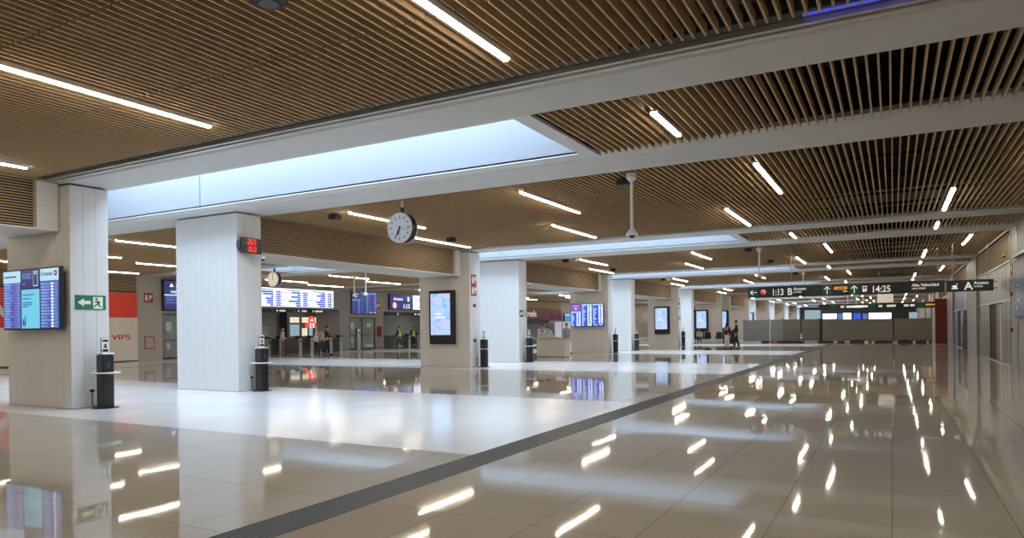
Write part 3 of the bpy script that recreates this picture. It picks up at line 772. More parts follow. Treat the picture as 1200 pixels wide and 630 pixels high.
# ================================================================ SIDE HALL
# cream hoarding of the closed restaurant
t = empty('shop_hoarding', (XW + .1, 17, 0), 'cream shop hoarding with red band and dark red lettering in the side hall', 'hoarding')
m = MB(); m.box(XW + .01, XW + .12, 10.0, 22.5, 0.02, 2.28); m.build('panel', HOARD, t)
m = MB(); m.box(XW + .01, XW + .14, 16.35, 22.46, 2.30, 3.55); m.box(XW + .01, XW + .14, 10.0, 16.3, 1.78, 3.6); m.build('red_band', RED, t)
m = MB(); m.prism([(15.2, 3.45), (15.55, 3.45), (16.28, 2.55), (16.28, 2.15)], 'yz', XW + .14, XW + .145); m.build('white_stripe', WPLAST, t)
m = MB(); m.box(XW + .01, XW + .125, 10.0, 22.5, 0, .05); m.build('base_rail', DGREY, t)
text('lettering', 'VIPS', XW + .125, 21.10, 1.15, .34, TXTRED, t, '+x', sx=1.62); text('lettering', 'VIPS', XW + .125, 15.0, 1.15, .34, TXTRED, t, '+x', sx=1.62)
m = MB(); z = 3.66
m.box(XW + .005, XW + .03, 10.0, 22.5, 3.60, 4.46, 1)
while z < 4.44: m.box(XW + .03, XW + .08, 10.0, 22.5, z, z + .03); z += .058
struct(m.build('trim_west', [WOODH, BLACKV]), 'wood louvres above the cream hoarding')
# screen and glass doors right of the hoarding
t = screen_case('information_screen', 23.95, 26.6, XW + .12, 2.67, 4.38, .10, 'tall navy screen with white text above the glass entrance, half hidden by the second column', 'information screen', face='+x')
F = Flat('+x', XW + .12); F.r(24.05, 26.5, 2.75, 4.30, NV); F.r(24.05, 26.5, 3.50, 3.58, PA, .006)
for z, l in ((3.40, .6), (3.30, .8), (3.22, .5), (3.10, .7)): F.r(24.15, 24.15 + l, z, z + .03, RW, .006)
F.m.build('display', PAL, t)
m = MB(); m.prism([(24.35, 4.0), (24.62, 4.0), (24.48, 4.2)], 'yz', XW + .125, XW + .13); m.build('symbol', SC_WHITE, t)
text('lettering', 'renfe', XW + .125, 24.75, 4.0, .26, SC_WHITE, t, '+x'); text('lettering', '14:25', XW + .125, 24.40, 3.66, .20, SC_WHITE, t, '+x')
def glass_doors(y0, y1, z1, label):
    t = empty('glass_entrance', (XW, (y0 + y1) / 2, 0), label, 'glass doors')
    m = MB(); m.box(XW - .12, XW - .09, y0, y1, 0.02, z1); m.build('glazing', GLASSD, t)
    m = MB()
    for y in (y0, (y0 + y1) / 2 - .04, y1 - .06): m.box(XW - .14, XW - .04, y, y + .06, 0, z1)
    m.box(XW - .14, XW - .04, y0, y1, z1 - .06, z1); m.box(XW - .13, XW - .06, y0, y1, 1.02, 1.07); m.box(XW - .14, XW - .04, y0, y1, 0, .10)
    m.build('frame', DGREY, t)
    for y, z, w_, h in ((y0 + .25, 1.55, .35, .5), (y0 + .3, .55, .2, .35), (y1 - .9, 1.7, .5, .3), (y1 - 1.0, .2, .8, .18)):
        m = MB(); m.box(XW - .088, XW - .085, y, y + w_, z, z + h); m.build('notice', NOTICE, t)
glass_doors(24.0, 27.2, 2.5, 'glass entrance below the tall navy screen'); glass_doors(38.84, 41.78, 2.42, 'glass doors below the dim blue triple screen')

# white departures board
t = screen_case('departures_board', 27.6, 37.15, XW + .14, 3.03, 4.30, .13, 'wide white and blue departures board above the ticket gates', 'departures board', face='+x')
F = Flat('+x', XW + .14); F.r(27.65, 37.1, 3.06, 4.27, WH)
h = (4.08 - 3.08) / 7
for i in range(7):
    z = 3.08 + i * h
    for c in range(4):
        u = 27.8 + c * 2.33
        F.r(u + .95 + rng.uniform(-.5, .4), u + 1.5, z + .02, z + h * .9, RY, .006); F.r(u + 1.62, u + 2.28, z + .03, z + h * .48, RY, .006); F.r(u + 1.75, u + 2.10, z + h * .5, z + h * .92, BL, .006)
        if rng.random() < .6: F.r(u + .05, u + rng.uniform(.4, .8), z + .05, z + .075, IN, .006)
for c in range(4):
    u = 27.8 + c * 2.33; F.r(u + .3, u + 1.5, 4.12, 4.17, IN, .006)
F.m.build('timetable', PAL, t)
# platform board above the second gates
t = screen_case('platform_board', 43.35, 51.0, XW + .14, 3.08, 4.33, .13, 'purple and white platform board right of the dim triple screen, partly behind the beige column', 'platform board', face='+x')
F = Flat('+x', XW + .14); F.r(43.4, 46.4, 3.12, 4.29, NV); F.r(46.4, 50.9, 3.12, 4.29, WH)
for i in range(7):
    z = 3.18 + i * .15
    for c in range(2):
        u = 46.55 + c * 2.2; F.r(u + .8 + rng.uniform(-.2, .3), u + 1.5, z, z + .11, RY, .006); F.r(u + 1.6, u + 2.0, z + .02, z + .08, BL, .006); F.r(u, u + .5, z + .03, z + .07, RW, .006)
F.m.build('timetable', PAL, t)
text('lettering', 'Acceso', XW + .147, 43.85, 3.84, .34, SC_WHITE, t, '+x', sx=1.2); text('lettering', 'B', XW + .147, 45.65, 3.78, .52, SC_WHITE, t, '+x'); text('lettering', '1:13', XW + .147, 45.05, 3.20, .50, SC_WHITE, t, '+x', sx=1.1)
m = MB(); m.tube((XW + .143, 44.0, 3.42), (XW + .15, 44.0, 3.42), .25, .25, 24); m.build('pale_disc', emis('pink disc', (0.9, .5, .6), 1.2), t)

# gate header signs
def header(y0, y1, z0, z1, label, marks):
    t = empty('gate_header_sign', (XW - .15, (y0 + y1) / 2, z0), label, 'overhead sign', 'header signs over the gates')
    m = MB(); m.box(XW - .25, XW - .10, y0, y1, z0, z1); m.build('board', SIGNBLK, t)
    g = MB(); w_ = MB()
    for u, wd, c in marks: (g if c == 'g' else w_).box(XW - .10, XW - .095, u, u + wd, z0 + .06, z1 - .06)
    if g.v: g.build('green_marks', GREEN, t)
    if w_.v: w_.build('white_marks', TXTW, t)
    for y in (y0 + .4, y1 - .4):
        m = MB(); m.tube((XW - .17, y, z1), (XW - .17, y, 3.42), .015, .015, 8); m.build('hanger', STEEL, t)
header(30.02, 36.6, 2.70, 2.93, 'black header sign with small marks over the left ticket gates', [(31.7, .14, 'g'), (32.1, .12, 'w'), (32.35, .5, 'w'), (33.6, .14, 'g'), (33.95, .12, 'w'), (34.3, .45, 'w'), (35.3, .12, 'w'), (35.55, .7, 'w')])
header(43.2, 51.3, 2.62, 2.88, 'black header sign with small marks over the gates by the vest workers', [(44.6, .2, 'w'), (45.0, .14, 'g'), (45.3, .2, 'g'), (46.9, .3, 'w'), (47.4, .25, 'w')])

# turnstiles
def turnstile(y, label, x=-34.4):
    t = empty('ticket_gate', (x, y, 0), label, 'ticket gate', 'steel ticket gates')
    m = MB(); m.rbox(x - 1.0, x + .55, y - .14, y + .14, 0, 1.02, .03); m.build('cabinet', STEEL, t)
    m = MB(); m.prism([(x + .2, 1.02), (x + .56, 1.02), (x + .56, 1.08), (x + .2, 1.16)], 'xz', y - .13, y + .13); m.build('reader', BLACK, t)
    m = MB(); m.box(x + .55, x + .56, y - .05, y + .05, .72, .86); m.build('display', BLACK, t)
    m = MB(); m.box(x - .3, x + .1, y + .14, y + .60, .30, 1.0); m.box(x - .12, x - .09, y + .14, y + .62, .25, 1.15); m.build('flap', DGREY, t)
for i, y in enumerate((30.35, 31.35, 32.95, 34.0, 34.9, 35.75, 36.75)):
    turnstile(y, 'steel ticket gate, %s from the left in the row under the departures board' % ORD[i])
for i, y in enumerate((43.4, 44.6, 45.8, 47.0, 48.2, 49.4)):
    turnstile(y, 'steel ticket gate, %s from the left in the row behind the vest workers' % ORD[i])
t = empty('ticket_validator', (-33.6, 38.1, 0), 'slim steel ticket post by the wall right of the gates', 'ticket machine')
m = MB(); m.rbox(-33.75, -33.45, 38.0, 38.3, 0, 1.25, .02); m.build('post', STEEL, t)
m = MB(); m.rbox(-33.7, -33.5, 38.02, 38.28, 1.25, 1.62, .02); m.build('head', DGREY, t)
m = MB(); m.box(-33.5, -33.495, 38.06, 38.24, 1.35, 1.55); m.build('display', LITCYAN, t)
t = empty('glass_gate', (-34.2, 31.9, 1.0), 'clear glass gate leaf with steel edge behind the left gates', 'gate')
m = MB(); m.box(-36.02, -36.0, 31.4, 32.1, .0, 1.7); m.build('leaf', GLASSD, t)
m = MB(); m.box(-36.03, -35.99, 31.35, 31.4, 0, 1.72); m.box(-36.03, -35.99, 32.1, 32.15, 0, 1.72); m.box(-36.03, -35.99, 31.35, 32.15, 1.70, 1.74); m.build('frame', STEEL, t)

# lit kiosk shop behind the gates
t = empty('kiosk_shop', (-43.5, 43, 0), 'small lit shopfront with a red round logo behind the ticket gates', 'shop')
m = MB(); m.box(-43.95, -43.2, 40.6, 45.4, 0, 3.0); m.build('shop_body', DGREY, t)
for y0, y1, z0, z1, mm in ((40.9, 41.9, 2.15, 2.6, LITWARM), (42.2, 43.2, 2.15, 2.6, LITWARM), (43.5, 44.3, 2.15, 2.6, LITWARM), (44.5, 44.9, 2.15, 2.6, LITWARM),
                       (40.9, 41.9, 1.05, 2.0, LITCYAN), (42.2, 42.8, 1.05, 1.7, LITWARM), (43.0, 43.4, 1.05, 1.7, LITCYAN), (43.8, 44.9, 1.05, 1.8, LITWARM)):
    m = MB(); m.box(-43.2, -43.18, y0, y1, z0, z1); m.build('pane', mm, t)
m = MB(); m.tube((-43.17, 43.25, 2.35), (-43.1, 43.25, 2.35), .36, .36, 24); m.build('logo_disc', LOGORED, t)
m = MB()
for y in (42.75, 43.75): m.tube((-43.17, y, 1.92), (-43.1, y, 1.92), .22, .22, 20)
m.build('logo_dots', LOGORED, t)
m = MB(); m.box(-43.1, -43.08, 43.02, 43.16, 1.7, 2.1); m.box(-43.1, -43.08, 43.34, 43.48, 1.7, 2.1); m.prism([(43.05, 2.28), (43.45, 2.28), (43.25, 2.5)], 'yz', -43.1, -43.08); m.build('logo_white', SC_WHITE, t)

# magenta shop fascia, far side hall
t = empty('shopfront', (XW + .2, 70, 0), 'magenta shop fascia with white lettering behind the service desk', 'shop')
m = MB(); m.box(XW + .01, XW + .3, 62, 75.5, 2.38, 3.55); m.build('fascia', MAGENTA, t)
m = MB()
for i in range(8): m.box(XW + .3, XW + .305, 62 + i * 1.93, 62.04 + i * 1.93, 2.38, 3.55)
m.build('joints', WARMW, t)
m = MB(); m.box(XW + .01, XW + .2, 62, 75.5, 3.6, 4.46); m.build('wood_panel', WOODH, t)
m = MB(); m.box(XW + .3, XW + .5, 62, 71.5, 1.95, 2.3); m.build('menu_board', DGREY, t)
m = MB(); m.box(XW + .01, XW + .1, 62, 75.5, 0.02, 1.95); m.build('glazing', DARKROOM, t)
text('lettering', 'renfe', XW + .31, 66.6, 2.72, .95, TXTW, t, '+x', sx=1.1)
t = screen_case('information_screen', 76.6, 80.8, XW + .14, 1.4, 3.2, .13, 'blue screen on the side hall wall, seen left of the triple blue timetable', 'information screen', face='+x')
F = Flat('+x', XW + .14); F.r(76.7, 80.7, 1.45, 3.15, BL); F.r(76.7, 78.6, 2.85, 3.15, CY, .006); rows(F, 76.8, 80.6, 1.5, 2.8, 8, [(0, .5, .4, RW), (.6, .95, .6, RW)], rng); F.m.build('display', PAL, t)
t = screen_case('information_screen', 61.0, 63.9, -26.0, 1.95, 3.0, .1, 'small white and violet screen in the gap before the second advert', 'information screen', face='+x')
F = Flat('+x', -26.0); F.r(61.1, 62.1, 2.5, 2.9, WH); F.r(61.1, 62.1, 2.0, 2.4, WH); F.r(62.2, 63.8, 2.0, 2.92, PU); rows(F, 62.3, 63.7, 2.05, 2.85, 6, [(0, .5, .4, RW), (.6, .95, .6, PA)], rng); F.m.build('display', PAL, t)
m = MB(); m.tube((-26.05, 62.4, 2.95), (-26.05, 62.4, 4.47), .03, .03, 8); m.build('hanger', STEEL, t)

# service desk with things on it
t = empty('service_desk', (-15.15, 32.0, 0), 'cream service desk with pale wood top between the columns', 'desk')
m = MB(); m.box(-16.0, -14.42, 31.7, 32.35, .02, .90); m.build('front_panel', DESKM, t)
m = MB(); m.box(-17.6, -14.32, 31.6, 32.45, .90, .96); m.build('worktop', DESKT, t)
m = MB(); m.box(-17.5, -16.0, 31.9, 32.3, .45, .52); m.box(-17.5, -17.4, 31.9, 32.3, 0, .9); m.build('side_shelf', BLACKM, t)
m = MB(); m.box(-15.98, -14.44, 31.72, 32.33, 0, .03); m.build('plinth', DGREY, t)
t = empty('leaflet_pile', (-15.5, 31.9, .96), 'low white heap of leaflets on the service desk', 'leaflets')
m = MB()
for i in range(6): a = rng.uniform(-.05, .05); m.box(-15.75 + a, -15.2 + a, 31.8 + a, 32.1 + a, .96 + i * .025, .98 + i * .025)
m.build('sheets', WPLAST, t)
m = MB(); m.box(-15.95, -15.8, 31.85, 32.05, .96, 1.10); m.box(-15.15, -14.8, 31.85, 32.1, .96, 1.02); m.build('tray', WPLAST, t)
t = empty('back_cabinet', (-18.0, 39.5, 0), 'pale grey cabinet standing behind the service desk staff', 'cabinet')
m = MB(); m.box(-18.5, -17.5, 39.2, 39.8, 0, 1.85); m.build('body', WPLAST, t)
m = MB(); m.box(-18.02, -17.98, 39.19, 39.2, .05, 1.8); m.build('door_gap', DGREY, t)
t = empty('payment_terminal', (-16.6, 42.0, 0), 'black counter with white shelf in the dim gap past the triple timetable', 'counter')
m = MB(); m.box(-19.5, -16.8, 47.0, 47.6, 0, .95); m.build('body', BLACKM, t)
m = MB(); m.box(-19.6, -16.7, 46.9, 47.0, .5, .58); m.build('shelf', WPLAST, t)

# ================================================================ MAIN HALL FAR PART
# long overhead sign
YS = 31.0; Z0, Z1 = 2.66, 3.11
t = empty('overhead_sign', (-1.85, YS, Z0), 'long charcoal overhead sign with white lettering and green arrow squares', 'overhead sign')
m = MB(); m.box(-5.44, 1.74, YS, YS + .12, Z0, Z1); m.build('board', SIGNBLK, t)
for a, b in ((-5.43, -5.01), (-2.52, -2.16), (-1.53, -1.16)):
    m = MB(); m.box(a, b, YS - .006, YS, Z0 + .01, Z1 - .01); m.build('green_square', GREEND, t)
m = MB()
def arrow(cx, cz, s, ang):
    def rot(p): c, q = math.cos(ang), math.sin(ang); return (cx + (p[0] * c - p[1] * q) * s, cz + (p[0] * q + p[1] * c) * s)
    for poly in ([(-.10, -1), (.10, -1), (.10, .8), (-.10, .8)], [(0, 1), (-.75, .25), (-.60, .08), (0, .70)], [(0, 1), (0, .70), (.60, .08), (.75, .25)]):
        m.prism([rot(p) for p in poly], 'xz', YS - .010, YS - .006)
arrow(-5.22, 2.885, .14, math.pi / 2); arrow(-2.34, 2.885, .16, 0); arrow(-1.345, 2.885, .16, 0)
m.build('arrows', TXTW, t)
m = MB(); m.tube((-4.815, YS - .008, 2.90), (-4.815, YS, 2.90), .125, .125, 24); d = m.build('red_disc', mat('logo red', (.60, .05, .04), .5, emit=(.8, .08, .05), es=.35), t)
m = MB()      # white crescent mark on the red disc
cr_ = [(-4.815 + .075 * math.cos(a), 2.90 + .075 * math.sin(a)) for a in [math.radians(-70 + 20 * i) for i in range(13)]] + [(-4.80 + .04 * math.cos(a), 2.91 + .04 * math.sin(a)) for a in [math.radians(170 - 20 * i) for i in range(13)]]
for i in range(12):
    m.prism([cr_[i], cr_[i + 1], cr_[24 - i], cr_[25 - i]], 'xz', YS - .012, YS - .008)
m.build('crescent', TXTW, d)
text('lettering', '1:13', -4.48, YS - .008, 2.74, .38, TXTW, t, sx=.74); text('lettering', 'B', -3.86, YS - .008, 2.74, .40, TXTW, t, sx=.86)
text('lettering', 'Acceso', -3.62, YS - .008, 2.93, .165, TXTW, t); text('lettering', 'ACCESS', -3.61, YS - .008, 2.82, .085, TXTW, t)
m = MB(); m.tube((-2.03, YS - .008, 2.95), (-2.03, YS, 2.95), .062, .062, 16); m.tube((-1.65, YS - .008, 2.95), (-1.65, YS, 2.95), .062, .062, 16); m.box(-2.03, -1.65, YS - .008, YS, 2.888, 3.012); m.build('amber_pill', YELLOW, t)
m = MB(); m.box(-1.99, -1.70, YS - .010, YS - .008, 2.935, 2.965); m.build('pill_text', DGREY, t)
m = MB(); m.box(-1.75, -1.60, YS - .006, YS, 2.80, 2.83); m.build('small_text', TXTW, t)
m = MB(); m.rbox(-1.05, -.89, YS - .006, YS, 2.80, 3.00, .003); m.tube((-1.01, YS - .006, 2.78), (-1.01, YS, 2.78), .025, .025, 8); m.tube((-.93, YS - .006, 2.78), (-.93, YS, 2.78), .025, .025, 8); m.build('train_symbol', TXTW, t)
m = MB(); m.box(-1.03, -.91, YS - .008, YS - .006, 2.89, 2.96); m.build('train_window', SIGNBLK, t)
text('lettering', '14:25', -.74, YS - .008, 2.74, .36, TXTW, t, sx=.86)
text('lettering', 'Alta Velocidad', .66, YS - .008, 2.91, .165, TXTW, t, sx=.92); text('lettering', 'HIGH SPEED', .66, YS - .008, 2.80, .085, TXTW, t)
for x in (-3.70, 1.52):
    m = MB(); m.tube((x, YS + .06, Z1), (x, YS + .06, 4.6), .012, .012, 8); m.build('hanger', STEEL, t)
t = empty('overhead_sign', (2.5, YS, Z0), 'shorter charcoal overhead sign with a white letter A at the east wall', 'overhead sign')
m = MB(); m.box(1.79, 3.27, YS - .02, YS + .10, 2.66, 3.09); m.build('board', SIGNBLK, t)
text('lettering', 'A', 2.36, YS - .026, 2.73, .40, TXTW, t); text('lettering', 'Acceso', 2.66, YS - .026, 2.92, .155, TXTW, t); text('lettering', 'ACCESS', 2.66, YS - .026, 2.81, .08, TXTW, t)
m = MB(); m.box(1.96, 2.16, YS - .026, YS - .02, 2.76, 2.80); m.box(2.0, 2.12, YS - .026, YS - .02, 2.80, 2.90)
for x in (1.985, 2.03, 2.075, 2.12): m.tube((x, YS - .026, 2.86), (x, YS - .02, 2.86), .022, .022, 8)
m.prism([(2.09, 2.92), (2.16, 2.94), (2.15, 2.99)], 'xz', YS - .026, YS - .02); m.build('station_symbol', TXTW, t)
m = MB(); m.box(3.27, XE + .02, YS + .02, YS + .08, 2.72, 2.78); m.box(3.27, XE + .02, YS + .02, YS + .08, 2.96, 3.02); m.build('bracket', STEEL, t)
for x in (2.0, 3.1):
    m = MB(); m.tube((x, YS + .04, 3.09), (x, YS + .04, 4.6), .012, .012, 8); m.build('hanger', STEEL, t)
# lightbox behind the sign
t = empty('hanging_sign', (-.36, 45.0, 2.69), 'blank pale hanging panel just below the long overhead sign', 'hanging panel')
m = MB(); m.rbox(-.77, .04, 45.0, 45.12, 2.69, 3.20, .01); m.build('panel', mat('pale panel', (.7, .62, .55), .5, emit=(1, .85, .75), es=.35), t)
for x in (-.65, -.08):
    m = MB(); m.tube((x, 45.06, 3.2), (x, 45.06, 4.6), .012, .012, 8); m.build('hanger', STEEL, t)
# second sign line further on
t = empty('overhead_sign', (-1.8, 60.4, 2.62), 'distant charcoal overhead sign with tiny green squares above the fence', 'overhead sign')
m = MB(); m.box(-5.2, 3.2, 60.4, 60.52, 2.62, 3.08); m.build('board', SIGNBLK, t)
for x in (-4.3, -1.6, 1.55):
    m = MB(); m.box(x, x + .42, 60.394, 60.4, 2.64, 3.06); m.build('green_square', GREEND, t)
m = MB()
for x, w_ in ((-3.6, .25), (-3.2, 1.1), (-2.6, .9), (-.95, .25), (-.4, .6), (.75, .3), (1.15, .3)): m.box(x, x + w_, 60.392, 60.4, 2.76, 2.92)
m.build('lettering', TXTW, t)
m = MB(); m.box(2.15, 2.85, 60.392, 60.4, 2.80, 2.92); m.build('amber_pill', YELLOW, t)
for x in (-4.6, -3.1, -2.5, -2.0, 2.6):
    m = MB(); m.tube((x, 60.46, 3.08), (x, 60.46, 4.6), .035, .035, 8); m.build('hanger', WPLAST, t)

# fence of site hoarding sheets
YF = 62.0
def fence(x0, x1, y, h, mt, label):
    t = empty('site_hoarding', ((x0 + x1) / 2, y, 0), label, 'fence panel', 'hoarding sheets across the hall')
    m = MB(); n = 3; hh = (h - .10) / n
    for i in range(n): m.box(x0, x1, y, y + .05, .10 + i * hh + .006, .10 + (i + 1) * hh - .006)
    m.box(x0, x1, y + .02, y + .04, .08, h); m.build('sheet', mt, t)
    m = MB()
    for x in (x0 + .035, x1 - .035): m.tube((x, y + .08, 0), (x, y + .08, h + .04), .03, .03, 8)
    m.build('post', DGREY, t)
    m = MB(); m.box(x0, x1, y + .12, y + .18, 0, .13); m.build('base_rail', BLACKM, t)
    return t
fence(-11.55, -9.34, YF + 1.2, 1.93, FENCEB, 'leftmost blue-grey hoarding sheet beside the standing couple'); fence(-9.30, -8.25, YF + 1.2, 1.93, FENCEB, 'narrow blue-grey hoarding sheet, second from the couple')
fence(-8.15, -6.80, YF + .4, 1.93, FENCEM, 'khaki hoarding sheet right after the blue-grey ones'); fence(-6.66, -5.30, YF + .4, 1.93, FENCEM, 'khaki hoarding sheet left of the dark gap')
t = fence(-5.05, -2.5, YF, 1.86, FENCEM, 'wide khaki hoarding sheet just right of the dark gap'); m = MB(); m.box(-5.28, -5.06, YF + .05, YF + .25, 0, 1.95); m.build('dark_gap_fill', BLACK, t)  # added black box standing in for the darkness of the open gap
fence(-2.46, -.03, YF, 1.86, FENCEM, 'wide khaki hoarding sheet left of the thin post'); fence(.10, 2.62, YF, 1.86, FENCEM, 'wide khaki hoarding sheet touching the dark red panel')
t = empty('red_panel', (2.95, 57, 0), 'tall dark red site panel at the east wall end of the fence', 'site panel')
m = MB(); m.box(2.60, 3.32, 56.9, 57.0, 0.01, 3.18); m.build('sheet', DRED, t)
m = MB(); m.box(2.60, 2.64, 57.0, 57.05, 0, 3.18); m.box(3.28, 3.32, 57.0, 57.05, 0, 3.18); m.build('batten', DGREY, t)
# weights and rubbish along the foot of the fence
def weight(x, w_, h, mt, label):
    t = empty('fence_weight', (x + w_ / 2, YF - .35, 0), label, 'fence weight', 'weights along the foot of the fence')
    m = MB(); m.rbox(x, x + w_, YF - .55, YF - .2, 0, h, .03); m.build('block', mt, t)
    m = MB(); m.tube((x + w_ * .5, YF - .38, h), (x + w_ * .5, YF - .38, h + .05), .04, .04, 8); m.build('lug', BLACKM, t)
for i, (x, w_, h, mt) in enumerate(((-11.4, 1.6, .12, 'w'), (-9.7, .5, .1, 'k'), (-9.0, .45, .16, 'r'), (-8.4, 1.2, .12, 'k'), (-7.0, .5, .12, 'k'), (-6.4, 1.0, .14, 'p'), (-5.2, .9, .12, 'k'), (-4.2, .25, .15, 'w'),
                                (-3.4, .35, .13, 'p'), (-2.85, .75, .2, 'k'), (-2.0, .3, .14, 'w'), (-1.5, .2, .14, 'w'), (-1.1, .8, .14, 'k'), (0.0, .3, .14, 'p'), (.4, .8, .2, 'k'), (1.35, .15, .14, 'w'), (1.6, .6, .14, 'k'), (2.25, .12, .14, 'w'))):
    cn = {'w': 'white', 'k': 'black', 'r': 'reddish', 'p': 'pale'}[mt]
    weight(x, w_, h, {'w': WPLAST, 'k': BLACKM, 'r': mat('faded red', (.45, .16, .13), .6), 'p': mat('pale stone', (.5, .45, .4), .7)}[mt], '%s fence weight, %s along the fence foot counted from the couple' % (cn, (ORD + ['eleventh', 'twelfth', 'thirteenth', 'fourteenth', 'fifteenth', 'sixteenth', 'seventeenth', 'eighteenth'])[i]))

# far end lit windows and shop lights past the fence
for i, (x0, x1, z0, z1, mm, l) in enumerate(((-9.6, -7.6, 2.3, 3.1, LITWIN, 'white lit window above the fence, leftmost of three'), (-7.42, -6.86, 2.2, 3.1, LITBLUE, 'narrow dark blue pane between two white windows'), (-6.72, -5.6, 2.2, 3.15, LITWIN, 'white lit window above the fence, middle one'),
                                (-5.3, -4.3, 2.2, 3.1, SC_ROYAL, 'bright blue lit panel above the fence'), (-4.0, -3.4, 2.2, 3.0, LITBLUE, 'dim blue pane left of the widest white window'), (-3.2, -.2, 2.0, 3.1, LITWIN, 'widest white lit window above the fence'), (-12.2, -9.9, 2.2, 3.7, LITCYAN, 'pale blue glazing beyond the fence at its left'),
                                (2.1, 3.2, 1.9, 3.1, LITCYAN, 'pale glazing beside the dark red panel'))):
    t = empty('lit_window', ((x0 + x1) / 2, 118.2, z0), l, 'lit window', 'lit windows beyond the fence')
    m = MB(); m.box(x0, x1, 118.15, 118.2, z0, z1); m.build('pane', mm, t)
    m = MB(); m.box(x0 - .06, x1 + .06, 118.2, 118.3, z0 - .06, z1 + .06); m.build('frame', BLACKM, t)
    m = MB(); m.box(x0, x1, 118.2, 118.3, 0, z0 - .06); m.build('spandrel', DARKROOM, t)

t = empty('shop_window', (-15.4, 97.5, .1), 'warm lit shop window between the columns beyond the fence', 'shop window')
m = MB(); m.box(-16.3, -14.7, 100.0, 100.05, .3, 3.2); m.build('pane', LITWARM, t)
m = MB(); m.box(-16.4, -14.6, 100.05, 100.15, 0, 3.3); m.build('frame', DGREY, t)

# east shopfronts
def shopfront(y0, y1, door, label, mt, film=False):
    t = empty('shopfront', (XE + .15, (y0 + y1) / 2, 0), label, 'shop front')
    m = MB(); n = 11; w_ = (y1 - y0) / n
    for i in range(n):
        a, b = y0 + i * w_ + .03, y0 + (i + 1) * w_ - .03
        m.box(XE + .10, XE + .14, a, b, 2.30, 3.50)
        if not (b > door[0] and a < door[1]): m.box(XE + .10, XE + .14, a, b, .04, 2.20)
    m.build('panels', mt, t)
    m = MB(); m.box(XE + .15, XE + .2, y0, y1, 0, 3.5); m.build('backing', BLACKM, t)
    m = MB(); m.box(XE + .06, XE + .14, y0, y1, 2.20, 2.29); m.box(XE + .04, XE + .16, y0, y1, 3.50, 3.56); m.box(XE + .08, XE + .14, y0, y1, 0, .04); m.build('rail', RAIL, t)
    m = MB(); m.box(XE + .13, XE + .15, door[0] + .1, door[0] + (door[1] - door[0]) * .62, .04, 2.18); m.build('door', DOORL, t)
    m = MB(); a = door[0] - .4
    z = .06
    while z < 2.15: m.box(XE + .095, XE + .13, door[0] - .05, door[0] + .35, z, z + .06); z += .075
    m.build('shutter', WPLAST, t)
    return t
shopfront(27.6, 38.0, (30.7, 33.4), 'grey metal-panelled shopfront with a brown door, nearest on the east wall', PANELG)
t = shopfront(42.45, 52.4, (46.6, 49.7), 'blue-tinted shopfront with loose plastic sheet further along the east wall', PANELB)
m = MB(); n = 14
pts = []
for i in range(n + 1):
    for j in range(9):
        y = 42.7 + 3.2 * i / n * (1 - .4 * j / 8); z = 2.1 * j / 8 + .03; pts.append((XE + .02 + .05 * math.sin(i * 1.9 + j * .8), y, z))
m.add(pts, [(i * 9 + j, (i + 1) * 9 + j, (i + 1) * 9 + j + 1, i * 9 + j + 1) for i in range(n) for j in range(8)], 0, True)
m.build('plastic_sheet', SHEET, t)
# wall display at the right picture edge
t = empty('wall_display', (XE, 24.2, 1.6), 'dark blue wall display on the east wall at the picture edge', 'wall display')
m = MB(); m.box(XE - .10, XE - .002, 22.6, 25.95, 1.62, 3.34); m.build('case', BLACK, t)
F = MB(); F.box(XE - .105, XE - .10, 22.7, 25.85, 1.70, 3.26); F.build('picture', emis('night picture', (.010, .016, .035), 1.0), t)
m = MB()
for i in range(26): y = rng.uniform(24.6, 25.8); z = rng.uniform(1.9, 3.1); r = rng.uniform(.012, .03); m.box(XE - .107, XE - .105, y - r, y + r, z - r, z + r)
m.build('bright_dots', SC_PALE, t)
m = MB(); m.box(XE - .14, XE - .002, 21.8, 26.05, 3.44, 3.52); struct(m.build('trim_east', STEEL), 'pale ledge above the wall display')

# bench seats
def bench(x, y, n, label, rz=0):
    t = empty('airport_bench', (x, y, 0), label, 'bench', 'black bench seats', rz)
    L_ = n * .58
    m = MB(); m.box(-L_ / 2, L_ / 2, -.03, .03, .34, .39); m.build('beam', DGREY, t, True)
    for i in range(n):
        cx = -L_ / 2 + .29 + i * .58
        m = MB(); m.rbox(cx - .26, cx + .26, -.24, .24, .40, .46, .03); m.build('seat', BLACK, t, True)
        m = MB(); m.prism([(.20, .44), (.25, .44), (.36, .92), (.31, .92)], 'yz', cx - .25, cx + .25); m.build('backrest', BLACK, t, True)
    for s in (-1, 1):
        m = MB(); xx = s * (L_ / 2 - .3); m.box(xx - .03, xx + .03, -.03, .03, .05, .34); m.box(xx - .03, xx + .03, -.30, .30, 0, .05); m.build('leg', STEEL, t, True)
    for i in range(n + 1):
        xx = -L_ / 2 + i * .58; m = MB(); m.box(xx - .02, xx + .02, -.22, .24, .62, .65); m.box(xx - .02, xx + .02, .20, .24, .40, .65); m.build('armrest', BLACK, t, True)
bench(-14.45, 59.6, 3, 'black bench with the seated person on it'); bench(-12.75, 60.3, 2, 'black bench between the seated person and the black bin')
t = empty('waste_bin', (-12.5, 61.9, 0), 'black waste station behind the standing woman', 'waste bin')
m = MB(); m.rbox(-12.95, -11.95, 61.5, 62.1, 0, 1.10, .04); m.build('body', BLACK, t)
m = MB(); m.box(-12.8, -12.55, 61.495, 61.5, .75, .9); m.box(-12.35, -12.1, 61.495, 61.5, .75, .9); m.build('slot', DGREY, t)

